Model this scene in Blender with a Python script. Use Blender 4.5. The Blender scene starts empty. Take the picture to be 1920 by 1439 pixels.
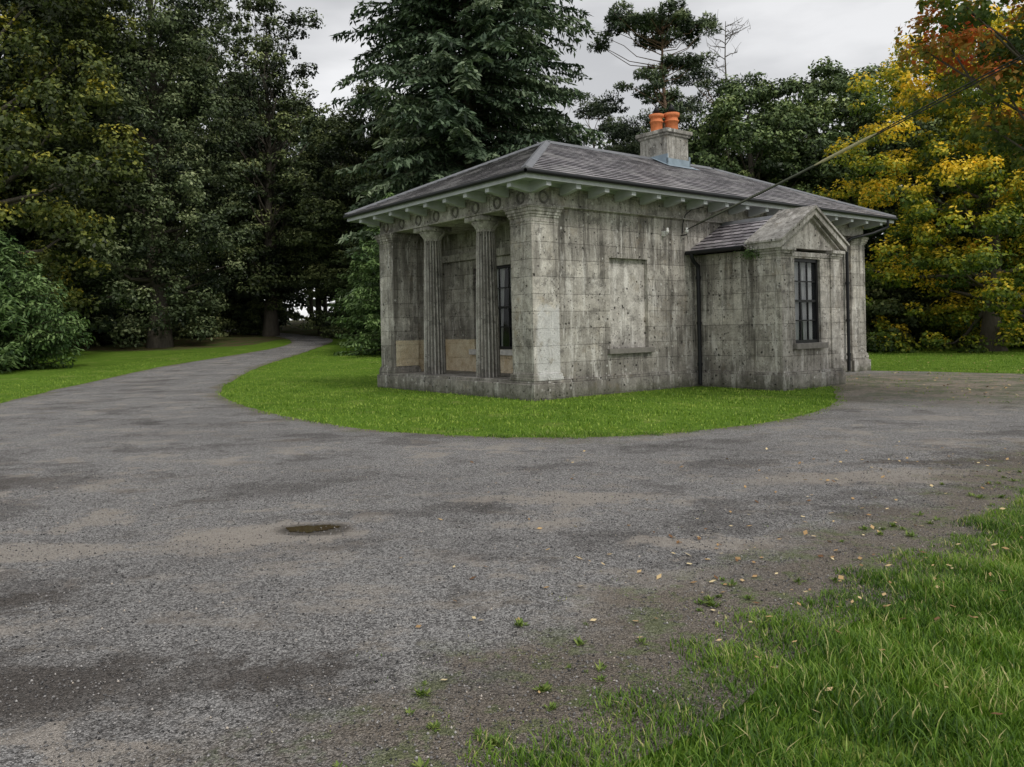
import bpy, math, random
import numpy as np
from mathutils import Vector, Matrix
from mathutils.geometry import delaunay_2d_cdt

scene = bpy.context.scene
COL = scene.collection
rad = math.radians

# ------------------------------------------------------------------ helpers
def link(o): COL.objects.link(o); return o

def tag(o, label=None, category=None, group=None, kind=None):
    if label: o["label"] = label
    if category: o["category"] = category
    if group: o["group"] = group
    if kind: o["kind"] = kind
    return o

def mesh_np(name, V, F, mat=None, tint=None, smooth=False):
    V = np.asarray(V, dtype=np.float32); F = np.asarray(F, dtype=np.int32)
    me = bpy.data.meshes.new(name)
    me.vertices.add(len(V)); me.vertices.foreach_set('co', V.ravel())
    k = F.shape[1]
    me.loops.add(F.size); me.loops.foreach_set('vertex_index', F.ravel())
    me.polygons.add(len(F)); me.polygons.foreach_set('loop_start', np.arange(0, F.size, k, dtype=np.int32))
    try: me.polygons.foreach_set('loop_total', np.full(len(F), k, dtype=np.int32))
    except Exception: pass
    if tint is not None:
        a = me.attributes.new('tint', 'FLOAT', 'POINT')
        a.data.foreach_set('value', np.asarray(tint, dtype=np.float32))
    me.update(calc_edges=True)
    if smooth: me.polygons.foreach_set('use_smooth', np.ones(len(F), dtype=bool))
    if mat: me.materials.append(mat)
    return me

def obj(name, me, parent=None, loc=(0, 0, 0), rotz=0, scale=1.0):
    o = bpy.data.objects.new(name, me)
    o.location = loc; o.rotation_euler = (0, 0, rotz)
    o.scale = (scale,)*3 if not isinstance(scale, tuple) else scale
    link(o)
    if parent: o.parent = parent
    return o

class Merge:
    def __init__(s): s.V = []; s.F = []; s.n = 0
    def add(s, V, F):
        s.V.append(np.asarray(V, float)); s.F.append(np.asarray(F) + s.n); s.n += len(V)
    def get(s): return np.vstack(s.V), np.vstack(s.F)

def tube(P, R, sides=8):
    P = np.asarray(P, float); R = np.asarray(R, float); n = len(P)
    T = np.gradient(P, axis=0); T /= np.linalg.norm(T, axis=1)[:, None] + 1e-9
    ref = np.array([1, 0, 0.0]) if abs(T[:, 2]).mean() > .7 else np.array([0, 0, 1.0])
    A = np.cross(T, ref); A /= np.linalg.norm(A, axis=1)[:, None] + 1e-9
    B = np.cross(T, A)
    th = np.linspace(0, 2*np.pi, sides, endpoint=False)
    V = P[:, None, :] + R[:, None, None]*(np.cos(th)[None, :, None]*A[:, None, :] + np.sin(th)[None, :, None]*B[:, None, :])
    V = V.reshape(-1, 3); F = []
    for i in range(n-1):
        for j in range(sides):
            k = (j+1) % sides
            F.append((i*sides+j, i*sides+k, (i+1)*sides+k, (i+1)*sides+j))
    return V, np.array(F)

# ------------------------------------------------------------------ material DSL
class M:
    def __init__(s, name):
        s.m = bpy.data.materials.new(name); s.m.use_nodes = True
        s.nt = s.m.node_tree; s.N = s.nt.nodes; s.N.clear()
        s.out = s.N.new('ShaderNodeOutputMaterial')
    def n(s, t, ins=None, **props):
        nd = s.N.new(t)
        for k, v in props.items(): setattr(nd, k, v)
        for k, v in (ins or {}).items(): s.set(nd.inputs[k], v)
        return nd
    def set(s, sock, v):
        if isinstance(v, bpy.types.NodeSocket): s.nt.links.new(v, sock)
        elif isinstance(v, (tuple, list)) and sock.type == 'RGBA' and len(v) == 3: sock.default_value = (*v, 1)
        else: sock.default_value = v
    def mix(s, f, a, b, mode='MIX'):
        nd = s.N.new('ShaderNodeMix'); nd.data_type = 'RGBA'; nd.blend_type = mode
        s.set(nd.inputs[0], f); s.set(nd.inputs[6], a); s.set(nd.inputs[7], b)
        return nd.outputs[2]
    def math(s, op, a, b=0.0, clamp=False):
        nd = s.N.new('ShaderNodeMath'); nd.operation = op; nd.use_clamp = clamp
        s.set(nd.inputs[0], a); s.set(nd.inputs[1], b); return nd.outputs[0]
    def rng(s, v, a, b, c=0.0, d=1.0, smooth=True):
        nd = s.N.new('ShaderNodeMapRange'); nd.interpolation_type = 'SMOOTHSTEP' if smooth else 'LINEAR'
        s.set(nd.inputs[0], v)
        for i, x in zip((1, 2, 3, 4), (a, b, c, d)): nd.inputs[i].default_value = x
        return nd.outputs[0]
    def ramp(s, f, stops):
        nd = s.N.new('ShaderNodeValToRGB'); e = nd.color_ramp.elements
        while len(e) < len(stops): e.new(.5)
        for el, (p, c) in zip(e, stops):
            el.position = p; el.color = (*c, 1)
        s.set(nd.inputs[0], f); return nd.outputs[0]
    def noise(s, vec, scale, detail=4, rough=.55, dist=0.0):
        return s.n('ShaderNodeTexNoise', {'Vector': vec, 'Scale': scale, 'Detail': detail, 'Roughness': rough, 'Distortion': dist}).outputs['Fac']
    def vor(s, vec, scale, feature='F1', out='Distance', rnd=1.0):
        nd = s.n('ShaderNodeTexVoronoi', {'Vector': vec, 'Scale': scale, 'Randomness': rnd}, feature=feature)
        return nd.outputs[out]
    def mapping(s, vec, scale=(1, 1, 1), loc=(0, 0, 0)):
        return s.n('ShaderNodeMapping', {'Vector': vec, 'Scale': scale, 'Location': loc}).outputs[0]
    def obj(s): return s.n('ShaderNodeTexCoord').outputs['Object']
    def uv(s): return s.n('ShaderNodeTexCoord').outputs['UV']
    def bump(s, h, strength=.5, dist=.02, normal=None):
        ins = {'Height': h, 'Strength': strength, 'Distance': dist}
        if normal is not None: ins['Normal'] = normal
        return s.n('ShaderNodeBump', ins).outputs[0]
    def bsdf(s, color, rough=.8, spec=.3, normal=None, metal=0.0, **kw):
        ins = {'Base Color': color, 'Roughness': rough, 'Specular IOR Level': spec, 'Metallic': metal}
        if normal is not None: ins['Normal'] = normal
        ins.update(kw)
        return s.n('ShaderNodeBsdfPrincipled', ins).outputs[0]
    def done(s, sh): s.nt.links.new(sh, s.out.inputs['Surface']); return s.m

# ------------------------------------------------------------------ materials
def stone(name, tone=1.0, joints=True, pale=None, plaster=False, warm=0.0, stain=.7, groove=False, drip=.75):
    m = M(name); o = m.obj(); uv = m.uv()
    wc = m.n('ShaderNodeTexNoise', {'Vector': o, 'Scale': 6, 'Detail': 3}).outputs['Color']
    ow = m.n('ShaderNodeVectorMath', {0: wc, 'Scale': .12}, operation='SCALE').outputs[0]
    ow = m.n('ShaderNodeVectorMath', {0: o, 1: ow}, operation='ADD').outputs[0]
    big = m.noise(o, .8, 5, .6); med = m.noise(o, 4.5, 7, .72); fine = m.noise(o, 30, 4, .7)
    streak = m.noise(m.mapping(o, (5.5, 5.5, .42)), 1.0, 7, .70)
    sep = m.n('ShaderNodeSeparateXYZ', {'Vector': o}); z = sep.outputs[2]
    t = tone
    col = m.ramp(med, [(.30, (.24*t, .225*t, .203*t)), (.5, (.42*t, .398*t, .362*t)), (.70, (.62*t, .595*t, .55*t))])
    if joints:
        br = m.n('ShaderNodeTexBrick', {'Vector': uv, 'Scale': 1.0, 'Brick Width': 1.02, 'Row Height': .362, 'Mortar Size': .006, 'Mortar Smooth': .5,
                 'Color1': (.70, .69, .67), 'Color2': (1.16, 1.15, 1.12), 'Mortar': (.40, .39, .38), 'Bias': 0.15}, offset=.42)
        jf = m.rng(m.noise(o, 1.9, 3), .36, .58, .45, 1.0)
        col = m.mix(jf, col, br.outputs['Color'], 'MULTIPLY')
    sk = m.math('MULTIPLY', m.rng(streak, .45, .60), m.rng(big, .34, .56))
    col = m.mix(m.math('MULTIPLY', sk, stain), col, m.mix(fine, (.045, .041, .036), (.16, .146, .127)))
    # dark run-off descending from the cornice
    dz = m.rng(m.math('ADD', z, m.math('MULTIPLY', m.math('SUBTRACT', streak, .5), 6.5)), 2.6, 4.6)
    col = m.mix(m.math('MULTIPLY', dz, drip*.58), col, m.mix(fine, (.055, .050, .043), (.175, .160, .138)))
    # grime at the base
    dr = m.rng(m.math('ADD', z, m.math('MULTIPLY', m.math('SUBTRACT', streak, .5), 3.0)), .1, 1.4, 1, 0)
    col = m.mix(m.math('MULTIPLY', dr, .34), col, m.mix(fine, (.06, .055, .047), (.18, .168, .145)))
    bg = m.math('MULTIPLY', m.rng(big, .50, .58), m.rng(med, .40, .56))
    col = m.mix(m.math('MULTIPLY', bg, .38), col, (.10, .092, .083))
    st2 = m.noise(m.mapping(o, (5, 5, .8), (4, 9, 3)), 1.0, 6, .7)
    col = m.mix(m.math('MULTIPLY', m.rng(st2, .53, .64), .6), col, (.66*t, .64*t, .60*t))
    bl = m.noise(m.mapping(o, (1, 1, 1), (6, 1, 8)), 2.6, 7, .72)
    col = m.mix(m.math('MULTIPLY', m.rng(bl, .55, .61), .45), col, (.09, .085, .077))
    # black pits
    v = m.vor(ow, 6.0); zone = m.rng(m.noise(o, 1.6, 3), .42, .54)
    pit = m.math('MULTIPLY', m.rng(v, .10, .19, 1, 0), zone)
    col = m.mix(m.math('MULTIPLY', pit, .88), col, (.03, .028, .026))
    v2 = m.vor(ow, 15)
    pit2 = m.math('MULTIPLY', m.rng(v2, .14, .24, 1, 0), m.rng(m.noise(o, 2.6, 3), .42, .56))
    col = m.mix(m.math('MULTIPLY', pit2, .78), col, (.04, .037, .034))
    # pale lichen
    v3 = m.vor(m.mapping(ow, (1, 1, 1), (3, 5, 7)), 5.2)
    li = m.math('MULTIPLY', m.rng(v3, .10, .17, 1, 0), m.rng(m.noise(o, 2.3, 3), .46, .56))
    col = m.mix(m.math('MULTIPLY', li, .75), col, (.72, .71, .67))
    oc = m.rng(m.noise(m.mapping(o, (1, 1, 1), (11, 2, 5)), 2.2, 6, .7), .56, .70)
    col = m.mix(m.math('MULTIPLY', oc, .20 + warm), col, (.40, .30, .16))
    zn = m.math('ADD', z, m.math('MULTIPLY', m.math('SUBTRACT', med, .5), .5))
    col = m.mix(m.rng(zn, .02, .26, .5, 0), col, (.075, .085, .045))
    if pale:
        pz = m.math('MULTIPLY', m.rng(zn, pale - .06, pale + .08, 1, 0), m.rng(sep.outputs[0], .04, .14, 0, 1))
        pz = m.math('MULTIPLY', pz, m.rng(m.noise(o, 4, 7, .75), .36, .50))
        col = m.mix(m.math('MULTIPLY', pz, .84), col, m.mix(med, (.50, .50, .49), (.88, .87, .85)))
        front_shade = m.rng(sep.outputs[0], -.02, .06, 1, 0)
        col = m.mix(m.math('MULTIPLY', front_shade, .35), col, m.mix(1, col, (.45, .44, .42), 'MULTIPLY'))  # whole front face multiplied darker: its shaded side put into the colour
    if plaster:
        zp = m.math('ADD', z, m.math('MULTIPLY', m.math('SUBTRACT', m.noise(o, 2.5, 5), .5), .06))
        pz = m.rng(zp, 1.22, 1.25, 1, 0)
        col = m.mix(m.math('MULTIPLY', pz, .96), col, m.mix(m.rng(med, .3, .7), (.66, .52, .33), (.90, .80, .60)))
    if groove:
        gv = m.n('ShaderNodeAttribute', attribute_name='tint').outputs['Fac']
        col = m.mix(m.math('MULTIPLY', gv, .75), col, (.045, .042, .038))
    h = m.math('ADD', m.math('MULTIPLY', med, .6), m.math('MULTIPLY', fine, .35))
    h = m.math('SUBTRACT', h, m.math('MULTIPLY', m.math('ADD', pit, pit2), .8))
    if joints: h = m.math('SUBTRACT', h, m.math('MULTIPLY', br.outputs['Fac'], .5))
    col = m.mix(m.math('MULTIPLY', m.rng(fine, .38, .62), .42), col, m.mix(1, col, (.45, .45, .45), 'MULTIPLY'))
    return m.done(m.bsdf(col, .9, .2, m.bump(h, .9, .022)))

M_STONE = stone('weathered_stone', 1.22)
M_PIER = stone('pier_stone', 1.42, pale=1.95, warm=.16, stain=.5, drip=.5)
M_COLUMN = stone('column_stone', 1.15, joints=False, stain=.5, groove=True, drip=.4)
M_TRIM = stone('trim_stone', 1.15, joints=False, stain=.5, drip=.3)
M_WREATH = stone('wreath_stone', .50, joints=False, stain=.5, drip=.3)
M_PANEL = stone('panel_stone', 1.45, joints=False, stain=.45, drip=.2)
M_INNER = stone('portico_wall', 1.15, plaster=True, stain=.5, drip=.4)
M_PLINTH = stone('plinth_stone', 1.1, stain=.6, drip=0)

def simple(name, col, rough=.6, var=.15, scale=8, spec=.3, bump=.1, metal=0):
    m = M(name); o = m.obj(); n = m.noise(o, scale, 6, .6)
    c = m.mix(n, tuple(x*(1-var*2) for x in col), tuple(min(1, x*(1+var)) for x in col))
    return m.done(m.bsdf(c, rough, spec, m.bump(n, bump, .01), metal))
M_PAINT = simple('pale_grey_paint', (.50, .525, .535), .5, .22, 3)
M_GUTTER = simple('black_gutter_iron', (.014, .015, .017), .45, .2)
M_LEAD = simple('lead_flashing', (.20, .205, .22), .5, .3, 5)
M_BLUELEAD = simple('new_lead_flashing', (.30, .37, .43), .5, .25, 5)
M_TERRA = simple('terracotta', (.78, .25, .10), .75, .25, 12)
M_FRAME = simple('black_painted_wood', (.012, .012, .013), .4, .2)
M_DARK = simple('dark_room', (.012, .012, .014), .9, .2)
M_SILL = simple('pale_sill_stone', (.70, .68, .64), .9, .3, 9, bump=.4)
M_SILLD = simple('grey_sill_stone', (.25, .235, .21), .9, .3, 9, bump=.4)
M_CURTAIN = simple('net_curtain', (.88, .90, .92), .9, .1)
M_WHITE = simple('white_ceramic', (.8, .8, .78), .3, .05)
M_CABLE = simple('black_cable', (.03, .032, .028), .5, .1)
M_SLEEVE = simple('yellowed_cable_sleeve', (.55, .50, .30), .5, .2)
M_CONC = stone('chimney_render', 1.15, joints=False, warm=.25, drip=.2)

def slate():
    m = M('roof_slate'); uv = m.uv(); o = m.obj()
    br = m.n('ShaderNodeTexBrick', {'Vector': uv, 'Scale': 1.0, 'Brick Width': .30, 'Row Height': .209, 'Mortar Size': .009, 'Mortar Smooth': .1,
             'Color1': (.15, .14, .154), 'Color2': (.52, .49, .51), 'Mortar': (.015, .015, .015)})
    n = m.noise(o, 1.2, 5, .6); f = m.noise(o, 14, 5, .65)
    col = m.mix(.9, br.outputs['Color'], m.ramp(f, [(.3, (.55, .55, .57)), (.7, (1.3, 1.25, 1.27))]), 'MULTIPLY')
    col = m.mix(m.math('MULTIPLY', m.rng(n, .45, .65), .40), col, (.52, .50, .50))
    col = m.mix(m.math('MULTIPLY', m.rng(m.vor(o, 7), .06, .16, 1, 0), .5), col, (.64, .62, .60))
    h = m.math('SUBTRACT', m.math('MULTIPLY', f, .3), br.outputs['Fac'])
    return m.done(m.bsdf(col, .38, .55, m.bump(h, .8, .014)))
M_SLATE = slate()

def glass():
    m = M('window_glass'); o = m.obj()
    n = m.noise(o, 2.0, 2)
    g = m.bsdf((.03, .035, .04), .04, .9, m.bump(n, .15, .02))
    t = m.n('ShaderNodeBsdfTransparent').outputs[0]
    mx = m.n('ShaderNodeMixShader', {0: .80, 1: g, 2: t}).outputs[0]
    return m.done(mx)
M_GLASS = glass()

def foliage(name, stops, trans=0.0, rough=.55, gain=1.0):
    m = M(name)
    t = m.n('ShaderNodeAttribute', attribute_name='tint').outputs['Fac']
    r = m.n('ShaderNodeObjectInfo').outputs['Random']
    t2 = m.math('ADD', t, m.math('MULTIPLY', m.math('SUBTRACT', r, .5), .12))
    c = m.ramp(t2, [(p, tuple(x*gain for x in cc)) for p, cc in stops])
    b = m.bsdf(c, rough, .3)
    if trans <= 0: return m.done(b)
    tr = m.n('ShaderNodeBsdfTranslucent', {'Color': m.mix(1, c, (1.1, 1.25, .6), 'MULTIPLY')}).outputs[0]
    return m.done(m.n('ShaderNodeMixShader', {0: trans, 1: b, 2: tr}).outputs[0])

F_DARK = foliage('dark_broadleaf_foliage', [(0, (.008, .013, .005)), (.4, (.052, .072, .026)), (.75, (.165, .195, .072)), (1, (.30, .32, .14))], gain=1.45)
F_MASS = foliage('green_broadleaf_foliage', [(0, (.010, .018, .006)), (.4, (.064, .098, .034)), (.75, (.185, .235, .084)), (1, (.31, .35, .15))], gain=1.5)
F_IVY = foliage('ivy_foliage', [(0, (.008, .014, .006)), (.4, (.058, .080, .034)), (.75, (.18, .21, .10)), (1, (.32, .34, .18))], gain=1.55)
F_OLIVE = foliage('yellowing_beech_foliage', [(0, (.010, .015, .005)), (.45, (.058, .078, .018)), (.75, (.165, .175, .034)), (1, (.38, .32, .04))], gain=1.3)
F_YEL = foliage('autumn_beech_foliage', [(0, (.016, .030, .006)), (.32, (.085, .135, .024)), (.55, (.28, .31, .036)), (.76, (.76, .56, .05)), (1, (.92, .62, .07))], .3, gain=1.15)
F_SPR = foliage('spruce_needles', [(0, (.007, .014, .008)), (.4, (.036, .060, .034)), (.75, (.105, .147, .084)), (1, (.21, .255, .155))], gain=1.3)
F_SPRL = foliage('young_spruce_needles', [(0, (.008, .020, .006)), (.45, (.046, .092, .026)), (.8, (.115, .185, .056)), (1, (.20, .29, .10))], gain=1.0)
F_PINE = foliage('pine_needles', [(0, (.010, .018, .009)), (.4, (.048, .070, .036)), (.75, (.120, .150, .072)), (1, (.20, .23, .12))], gain=1.4)
F_RED = foliage('maple_foliage', [(0, (.05, .09, .02)), (.42, (.15, .19, .035)), (.68, (.40, .22, .04)), (1, (.70, .14, .05))], .35)
F_GRASS = foliage('grass_blades', [(0, (.030, .075, .009)), (.40, (.115, .225, .024)), (.75, (.27, .40, .060)), (1, (.58, .52, .24))], .3, .5)
F_WEED = foliage('weed_leaves', [(0, (.04, .07, .015)), (.5, (.14, .22, .04)), (1, (.32, .36, .10))], .15, .6)
F_LAWN = foliage('lawn_blades', [(0, (.075, .155, .014)), (.5, (.200, .33, .034)), (1, (.40, .48, .10))], .2, .6)
F_LITTER = foliage('fallen_leaf', [(0, (.16, .08, .035)), (.5, (.50, .33, .15)), (1, (.75, .62, .36))], 0, .7)

def bark(name, c):
    m = M(name); o = m.obj()
    n = m.noise(m.mapping(o, (5, 5, 1.2)), 2.0, 7, .65)
    col = m.mix(n, tuple(x*.4 for x in c), tuple(x*1.5 for x in c))
    return m.done(m.bsdf(col, .95, .1, m.bump(n, .9, .06)))
M_BARK = bark('bark', (.11, .097, .078)); M_BARKR = bark('pine_bark', (.18, .12, .085))

PUD = (-1.55, 6.22)
def gravel():
    m = M('gravel_surface'); o = m.obj()
    wob = m.n('ShaderNodeTexNoise', {'Vector': o, 'Scale': 2.6, 'Detail': 8, 'Roughness': .74}).outputs['Color']
    w = m.n('ShaderNodeVectorMath', {0: wob, 1: (.5, .5, .5)}, operation='SUBTRACT').outputs[0]
    w = m.n('ShaderNodeVectorMath', {0: w, 'Scale': 1.4}, operation='SCALE').outputs[0]
    od = m.n('ShaderNodeVectorMath', {0: o, 1: w}, operation='ADD').outputs[0]
    w3 = m.n('ShaderNodeVectorMath', {0: w, 'Scale': .22}, operation='SCALE').outputs[0]
    od3 = m.n('ShaderNodeVectorMath', {0: o, 1: w3}, operation='ADD').outputs[0]
    def blob(x, y, r, sx=1.0, sy=1.0, soft=.5, vec=None):
        v = m.n('ShaderNodeVectorMath', {0: vec or od, 1: (x, y, 0)}, operation='SUBTRACT').outputs[0]
        v = m.n('ShaderNodeVectorMath', {0: v, 1: (1/sx, 1/sy, 0)}, operation='MULTIPLY').outputs[0]
        d = m.n('ShaderNodeVectorMath', {0: v}, operation='LENGTH').outputs['Value']
        return m.rng(d, r*(1-soft), r*(1+soft), 1, 0)
    cells = m.n('ShaderNodeTexVoronoi', {'Vector': o, 'Scale': 150, 'Randomness': 1})
    cells2 = m.n('ShaderNodeTexVoronoi', {'Vector': o, 'Scale': 72, 'Randomness': 1})
    bw = m.n('ShaderNodeRGBToBW', {0: cells.outputs['Color']}).outputs[0]
    bw2 = m.n('ShaderNodeRGBToBW', {0: cells2.outputs['Color']}).outputs[0]
    col = m.ramp(bw, [(.15, (.08, .077, .075)), (.5, (.265, .257, .25)), (.85, (.62, .60, .58))])
    col = m.mix(m.math('MULTIPLY', m.rng(bw2, .68, .74), .42), col, (.56, .55, .53))
    col = m.mix(m.math('MULTIPLY', m.rng(bw2, .30, .38, 1, 0), .5), col, (.08, .077, .073))
    big = m.noise(m.mapping(o, (.8, 1, 1)), .38, 6, .6); mid = m.noise(o, 1.25, 8, .70); mid2 = m.noise(m.mapping(o, (.75, 1.1, 1), (8, 3, 1)), .8, 8, .72); f = m.noise(o, 9, 6, .7)
    mid3 = m.noise(m.mapping(o, (.7, 1.2, 1), (3, 13, 1)), 1.7, 8, .74)
    sand = m.mix(m.math('MULTIPLY', m.math('ADD', f, bw), .5), (.27, .235, .20), (.64, .575, .50))
    sm = m.math('MULTIPLY', m.rng(mid, .54, .60), m.rng(big, .42, .54))
    col = m.mix(m.math('MULTIPLY', sm, .62), col, sand)
    col = m.mix(m.math('MULTIPLY', m.rng(mid2, .56, .63), .50), col, sand)
    col = m.mix(m.math('MULTIPLY', m.rng(mid3, .57, .62), .35), col, m.mix(bw, (.20, .165, .125), (.50, .43, .34)))
    dk = m.rng(mid2, .48, .39, 0, 1)
    col = m.mix(m.math('MULTIPLY', dk, .65), col, m.mix(1, col, (.44, .42, .41), 'MULTIPLY'))
    dk2 = m.rng(mid, .45, .36, 0, 1)
    col = m.mix(m.math('MULTIPLY', dk2, .55), col, m.mix(1, col, (.46, .44, .42), 'MULTIPLY'))
    col = m.mix(m.math('MULTIPLY', m.rng(big, .38, .52, 1, 0), .35), col, m.mix(1, col, (.55, .54, .54), 'MULTIPLY'))
    for a in [(1.35, 5.6, .36, 1.6, .6, .3), (-3.4, 5.7, .5, 1.5, .6, .3), (-1.65, 3.0, .2, 1.8, .6, .3), (3.7, 7.8, .7, 2.2, .5, .35), (-1.85, 6.12, .46, 1.5, .8, .22),
              (.4, 7.2, .4, 2.2, .5, .4), (-.3, 10.2, .2, 1.7, .6, .3), (-3.0, 4.2, .3, 2, .6, .4)]:
        col = m.mix(m.math('MULTIPLY', blob(*a), .74), col, sand)
    for a in [(-2.1, 3.45, .40, 1.6, .9), (-2.9, 4.66, .28, 1.6, .6), (-1.1, 3.6, .25, 1.6, .7), (4.6, 8.6, .45, 2.4, .4), (-6, 8.5, 1.0, 1.5, .5)]:
        col = m.mix(m.math('MULTIPLY', blob(*a), .74), col, m.mix(bw, (.024, .02, .017), (.15, .125, .105)))
    wet = blob(PUD[0]+.02, PUD[1]+.0, .235, 1.25, .80, .22, vec=od3)
    col = m.mix(m.math('MULTIPLY', wet, .82), col, m.mix(bw, (.028, .024, .019), (.14, .12, .095)))
    moss = blob(12.5, 18.5, 4.8, 1.5, 1.0, .4)
    mcol = m.mix(m.rng(f, .35, .6), m.mix(bw, (.08, .066, .05), (.36, .30, .235)), m.mix(m.rng(mid, .46, .56), (.42, .35, .26), (.10, .15, .035)))
    col = m.mix(m.math('MULTIPLY', moss, .78), col, mcol)
    at = m.n('ShaderNodeAttribute', attribute_name='tint').outputs['Fac']
    edge = m.rng(m.math('ADD', at, m.math('MULTIPLY', m.math('SUBTRACT', mid, .5), 1.8)), .26, .85)
    soil = m.mix(bw, (.040, .031, .023), (.36, .30, .23))
    soil = m.mix(m.math('MULTIPLY', m.rng(m.noise(o, 3.5, 7, .74), .50, .57), .70), soil, m.mix(bw, (.055, .085, .015), (.20, .26, .06)))
    col = m.mix(m.math('MULTIPLY', edge, .82), col, soil)
    h = m.math('ADD', m.math('MULTIPLY', cells.outputs['Distance'], -.8), m.math('MULTIPLY', cells2.outputs['Distance'], -.8))
    h = m.math('ADD', h, m.math('MULTIPLY', f, .8))
    rough = m.rng(wet, 0, 1, .85, .4)
    bs = m.bsdf(col, rough, .35, m.bump(h, 1.0, .016))
    return m.done(bs)
M_GRAVEL = gravel()

def ground_mat():
    m = M('grass_ground'); o = m.obj()
    n = m.noise(o, .5, 6, .6); f = m.noise(o, 12, 6, .7); ff = m.noise(o, 70, 3, .7)
    g = m.ramp(f, [(.28, (.070, .145, .014)), (.5, (.145, .26, .027)), (.75, (.26, .365, .058))])
    g = m.mix(m.math('MULTIPLY', m.rng(n, .40, .66), .5), g, m.mix(1, g, (.68, .70, .66), 'MULTIPLY'))
    g = m.mix(m.math('MULTIPLY', m.rng(ff, .4, .7, 1, 0), .45), g, m.mix(1, g, (.5, .55, .5), 'MULTIPLY'))
    g = m.mix(m.math('MULTIPLY', m.rng(m.noise(o, 1.1, 6, .7), .54, .66), .35), g, (.36, .36, .12))
    at = m.n('ShaderNodeAttribute', attribute_name='tint').outputs['Fac']
    wood = m.rng(m.math('ADD', at, m.math('MULTIPLY', m.math('SUBTRACT', m.noise(o, .35, 6), .5), .9)), .4, .7)
    fl = m.mix(f, (.035, .033, .016), (.22, .165, .09))
    g = m.mix(wood, g, m.mix(m.rng(m.noise(o, 1.5, 5), .45, .62), fl, (.07, .12, .025)))
    return m.done(m.bsdf(g, .9, .1, m.bump(m.math('ADD', f, ff), .8, .03)))
M_GROUND = ground_mat()

def puddle_mat():
    m = M('puddle_water'); o = m.obj()
    return m.done(m.bsdf((.075, .056, .03), .02, .8, m.bump(m.noise(o, 9, 2), .04, .01)))
M_WATER = puddle_mat()
m = M('pebble'); t = m.n('ShaderNodeAttribute', attribute_name='tint').outputs['Fac']
M_PEB = m.done(m.bsdf(m.ramp(t, [(0, (.04, .04, .042)), (.5, (.20, .193, .188)), (.9, (.48, .46, .44)), (1, (.60, .52, .43))]), .85, .3))

# ------------------------------------------------------------------ terrain
def hgt(x, y):
    x = np.asarray(x, float); y = np.asarray(y, float)
    d = np.clip(y-25, 0, 80)
    w = np.clip((4-x)/10, 0, 1); w = w*w*(3-2*w)
    return .042*d*d/(d+5)*w

def catmull(P, sub):
    P = [np.array(p, float) for p in P]; out = []; n = len(P)
    for i in range(n-1):
        p0 = P[max(i-1, 0)]; p1 = P[i]; p2 = P[i+1]; p3 = P[min(i+2, n-1)]
        for k in range(sub):
            t = k/sub
            out.append(.5*((2*p1)+(-p0+p2)*t+(2*p0-5*p1+4*p2-p3)*t*t+(-p0+3*p1-3*p2+p3)*t**3))
    out.append(P[-1]); return out

outer = [(-27, 74), (-21.9, 66), (-16.7, 58.5), (-14, 52), (-13, 46.5), (-13.4, 40.4), (-14.2, 33), (-13.56, 25.7), (-11.86, 18.97), (-11.4, 15), (-12.8, 11), (-18, 6), (-22, 0)]
nearg = [(-1.0, -4), (-.85, 1.2), (-.5, 2.3), (-.21, 2.81), (.05, 3.1), (.384, 3.36), (.66, 3.67), (.99, 4.04), (1.37, 4.41), (1.82, 4.75), (2.5, 5.26), (3.04, 5.77), (3.71, 6.47), (4.64, 7.5), (5.8, 8.7), (8, 10.5), (14, 13), (26, 14)]
rightg = [(26, 16), (20, 18.5), (13.7, 22), (11.6, 24.1), (10.6, 24.9)]
bld = [(10.2, 25.3), (5.65, 21.6), (7.53, 19.6)]
island = [(7.4, 18.6), (6.75, 16.9), (6.11, 15.26), (5.07, 13.54), (3.86, 12.24), (2.485, 11.39), (1.33, 11), (.257, 11.06), (-.85, 11.45), (-2.1, 12.24), (-3.14, 13.3), (-4.55, 15.1), (-6.13, 17.7), (-7.4, 20.5), (-8.72, 24.8), (-10, 31.9), (-10.5, 41.5), (-11.3, 51.2), (-13.2, 56.6), (-16, 61.5), (-20.2, 67.5), (-25.6, 75.5)]
def build_poly(grow_near, grow_isl):
    rs = np.random.RandomState(5)
    def jit(L, a):
        out = []
        for i, p in enumerate(L):
            s = a*(math.sin(p[0]*5.1+p[1]*3.3)*.5+math.sin(p[0]*11.7-p[1]*9.1)*.35+rs.uniform(-.4, .4))
            out.append((p[0]+s, p[1]+s*.6))
        return out
    a = jit(catmull(outer, 6), .06)+[(-22, -4)]
    b = [(p[0]+grow_near*.7, p[1]-grow_near*.7) for p in jit(catmull(nearg, 8), .05)]
    c = jit(catmull(rightg, 6), .1)+bld
    d = jit(catmull(island, 10), .045); cxi, cyi = -.5, 20
    d2 = []
    for p in d:
        v = np.array([cxi-p[0], cyi-p[1]]); v = v/np.linalg.norm(v) if p[1] < 20 else np.array([1.0, 0])
        d2.append((p[0]+v[0]*grow_isl, p[1]+v[1]*grow_isl))
    return np.array(a+b+c+d2)
POLY = build_poly(0, 0)
POLYG = build_poly(.45, .12)

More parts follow.
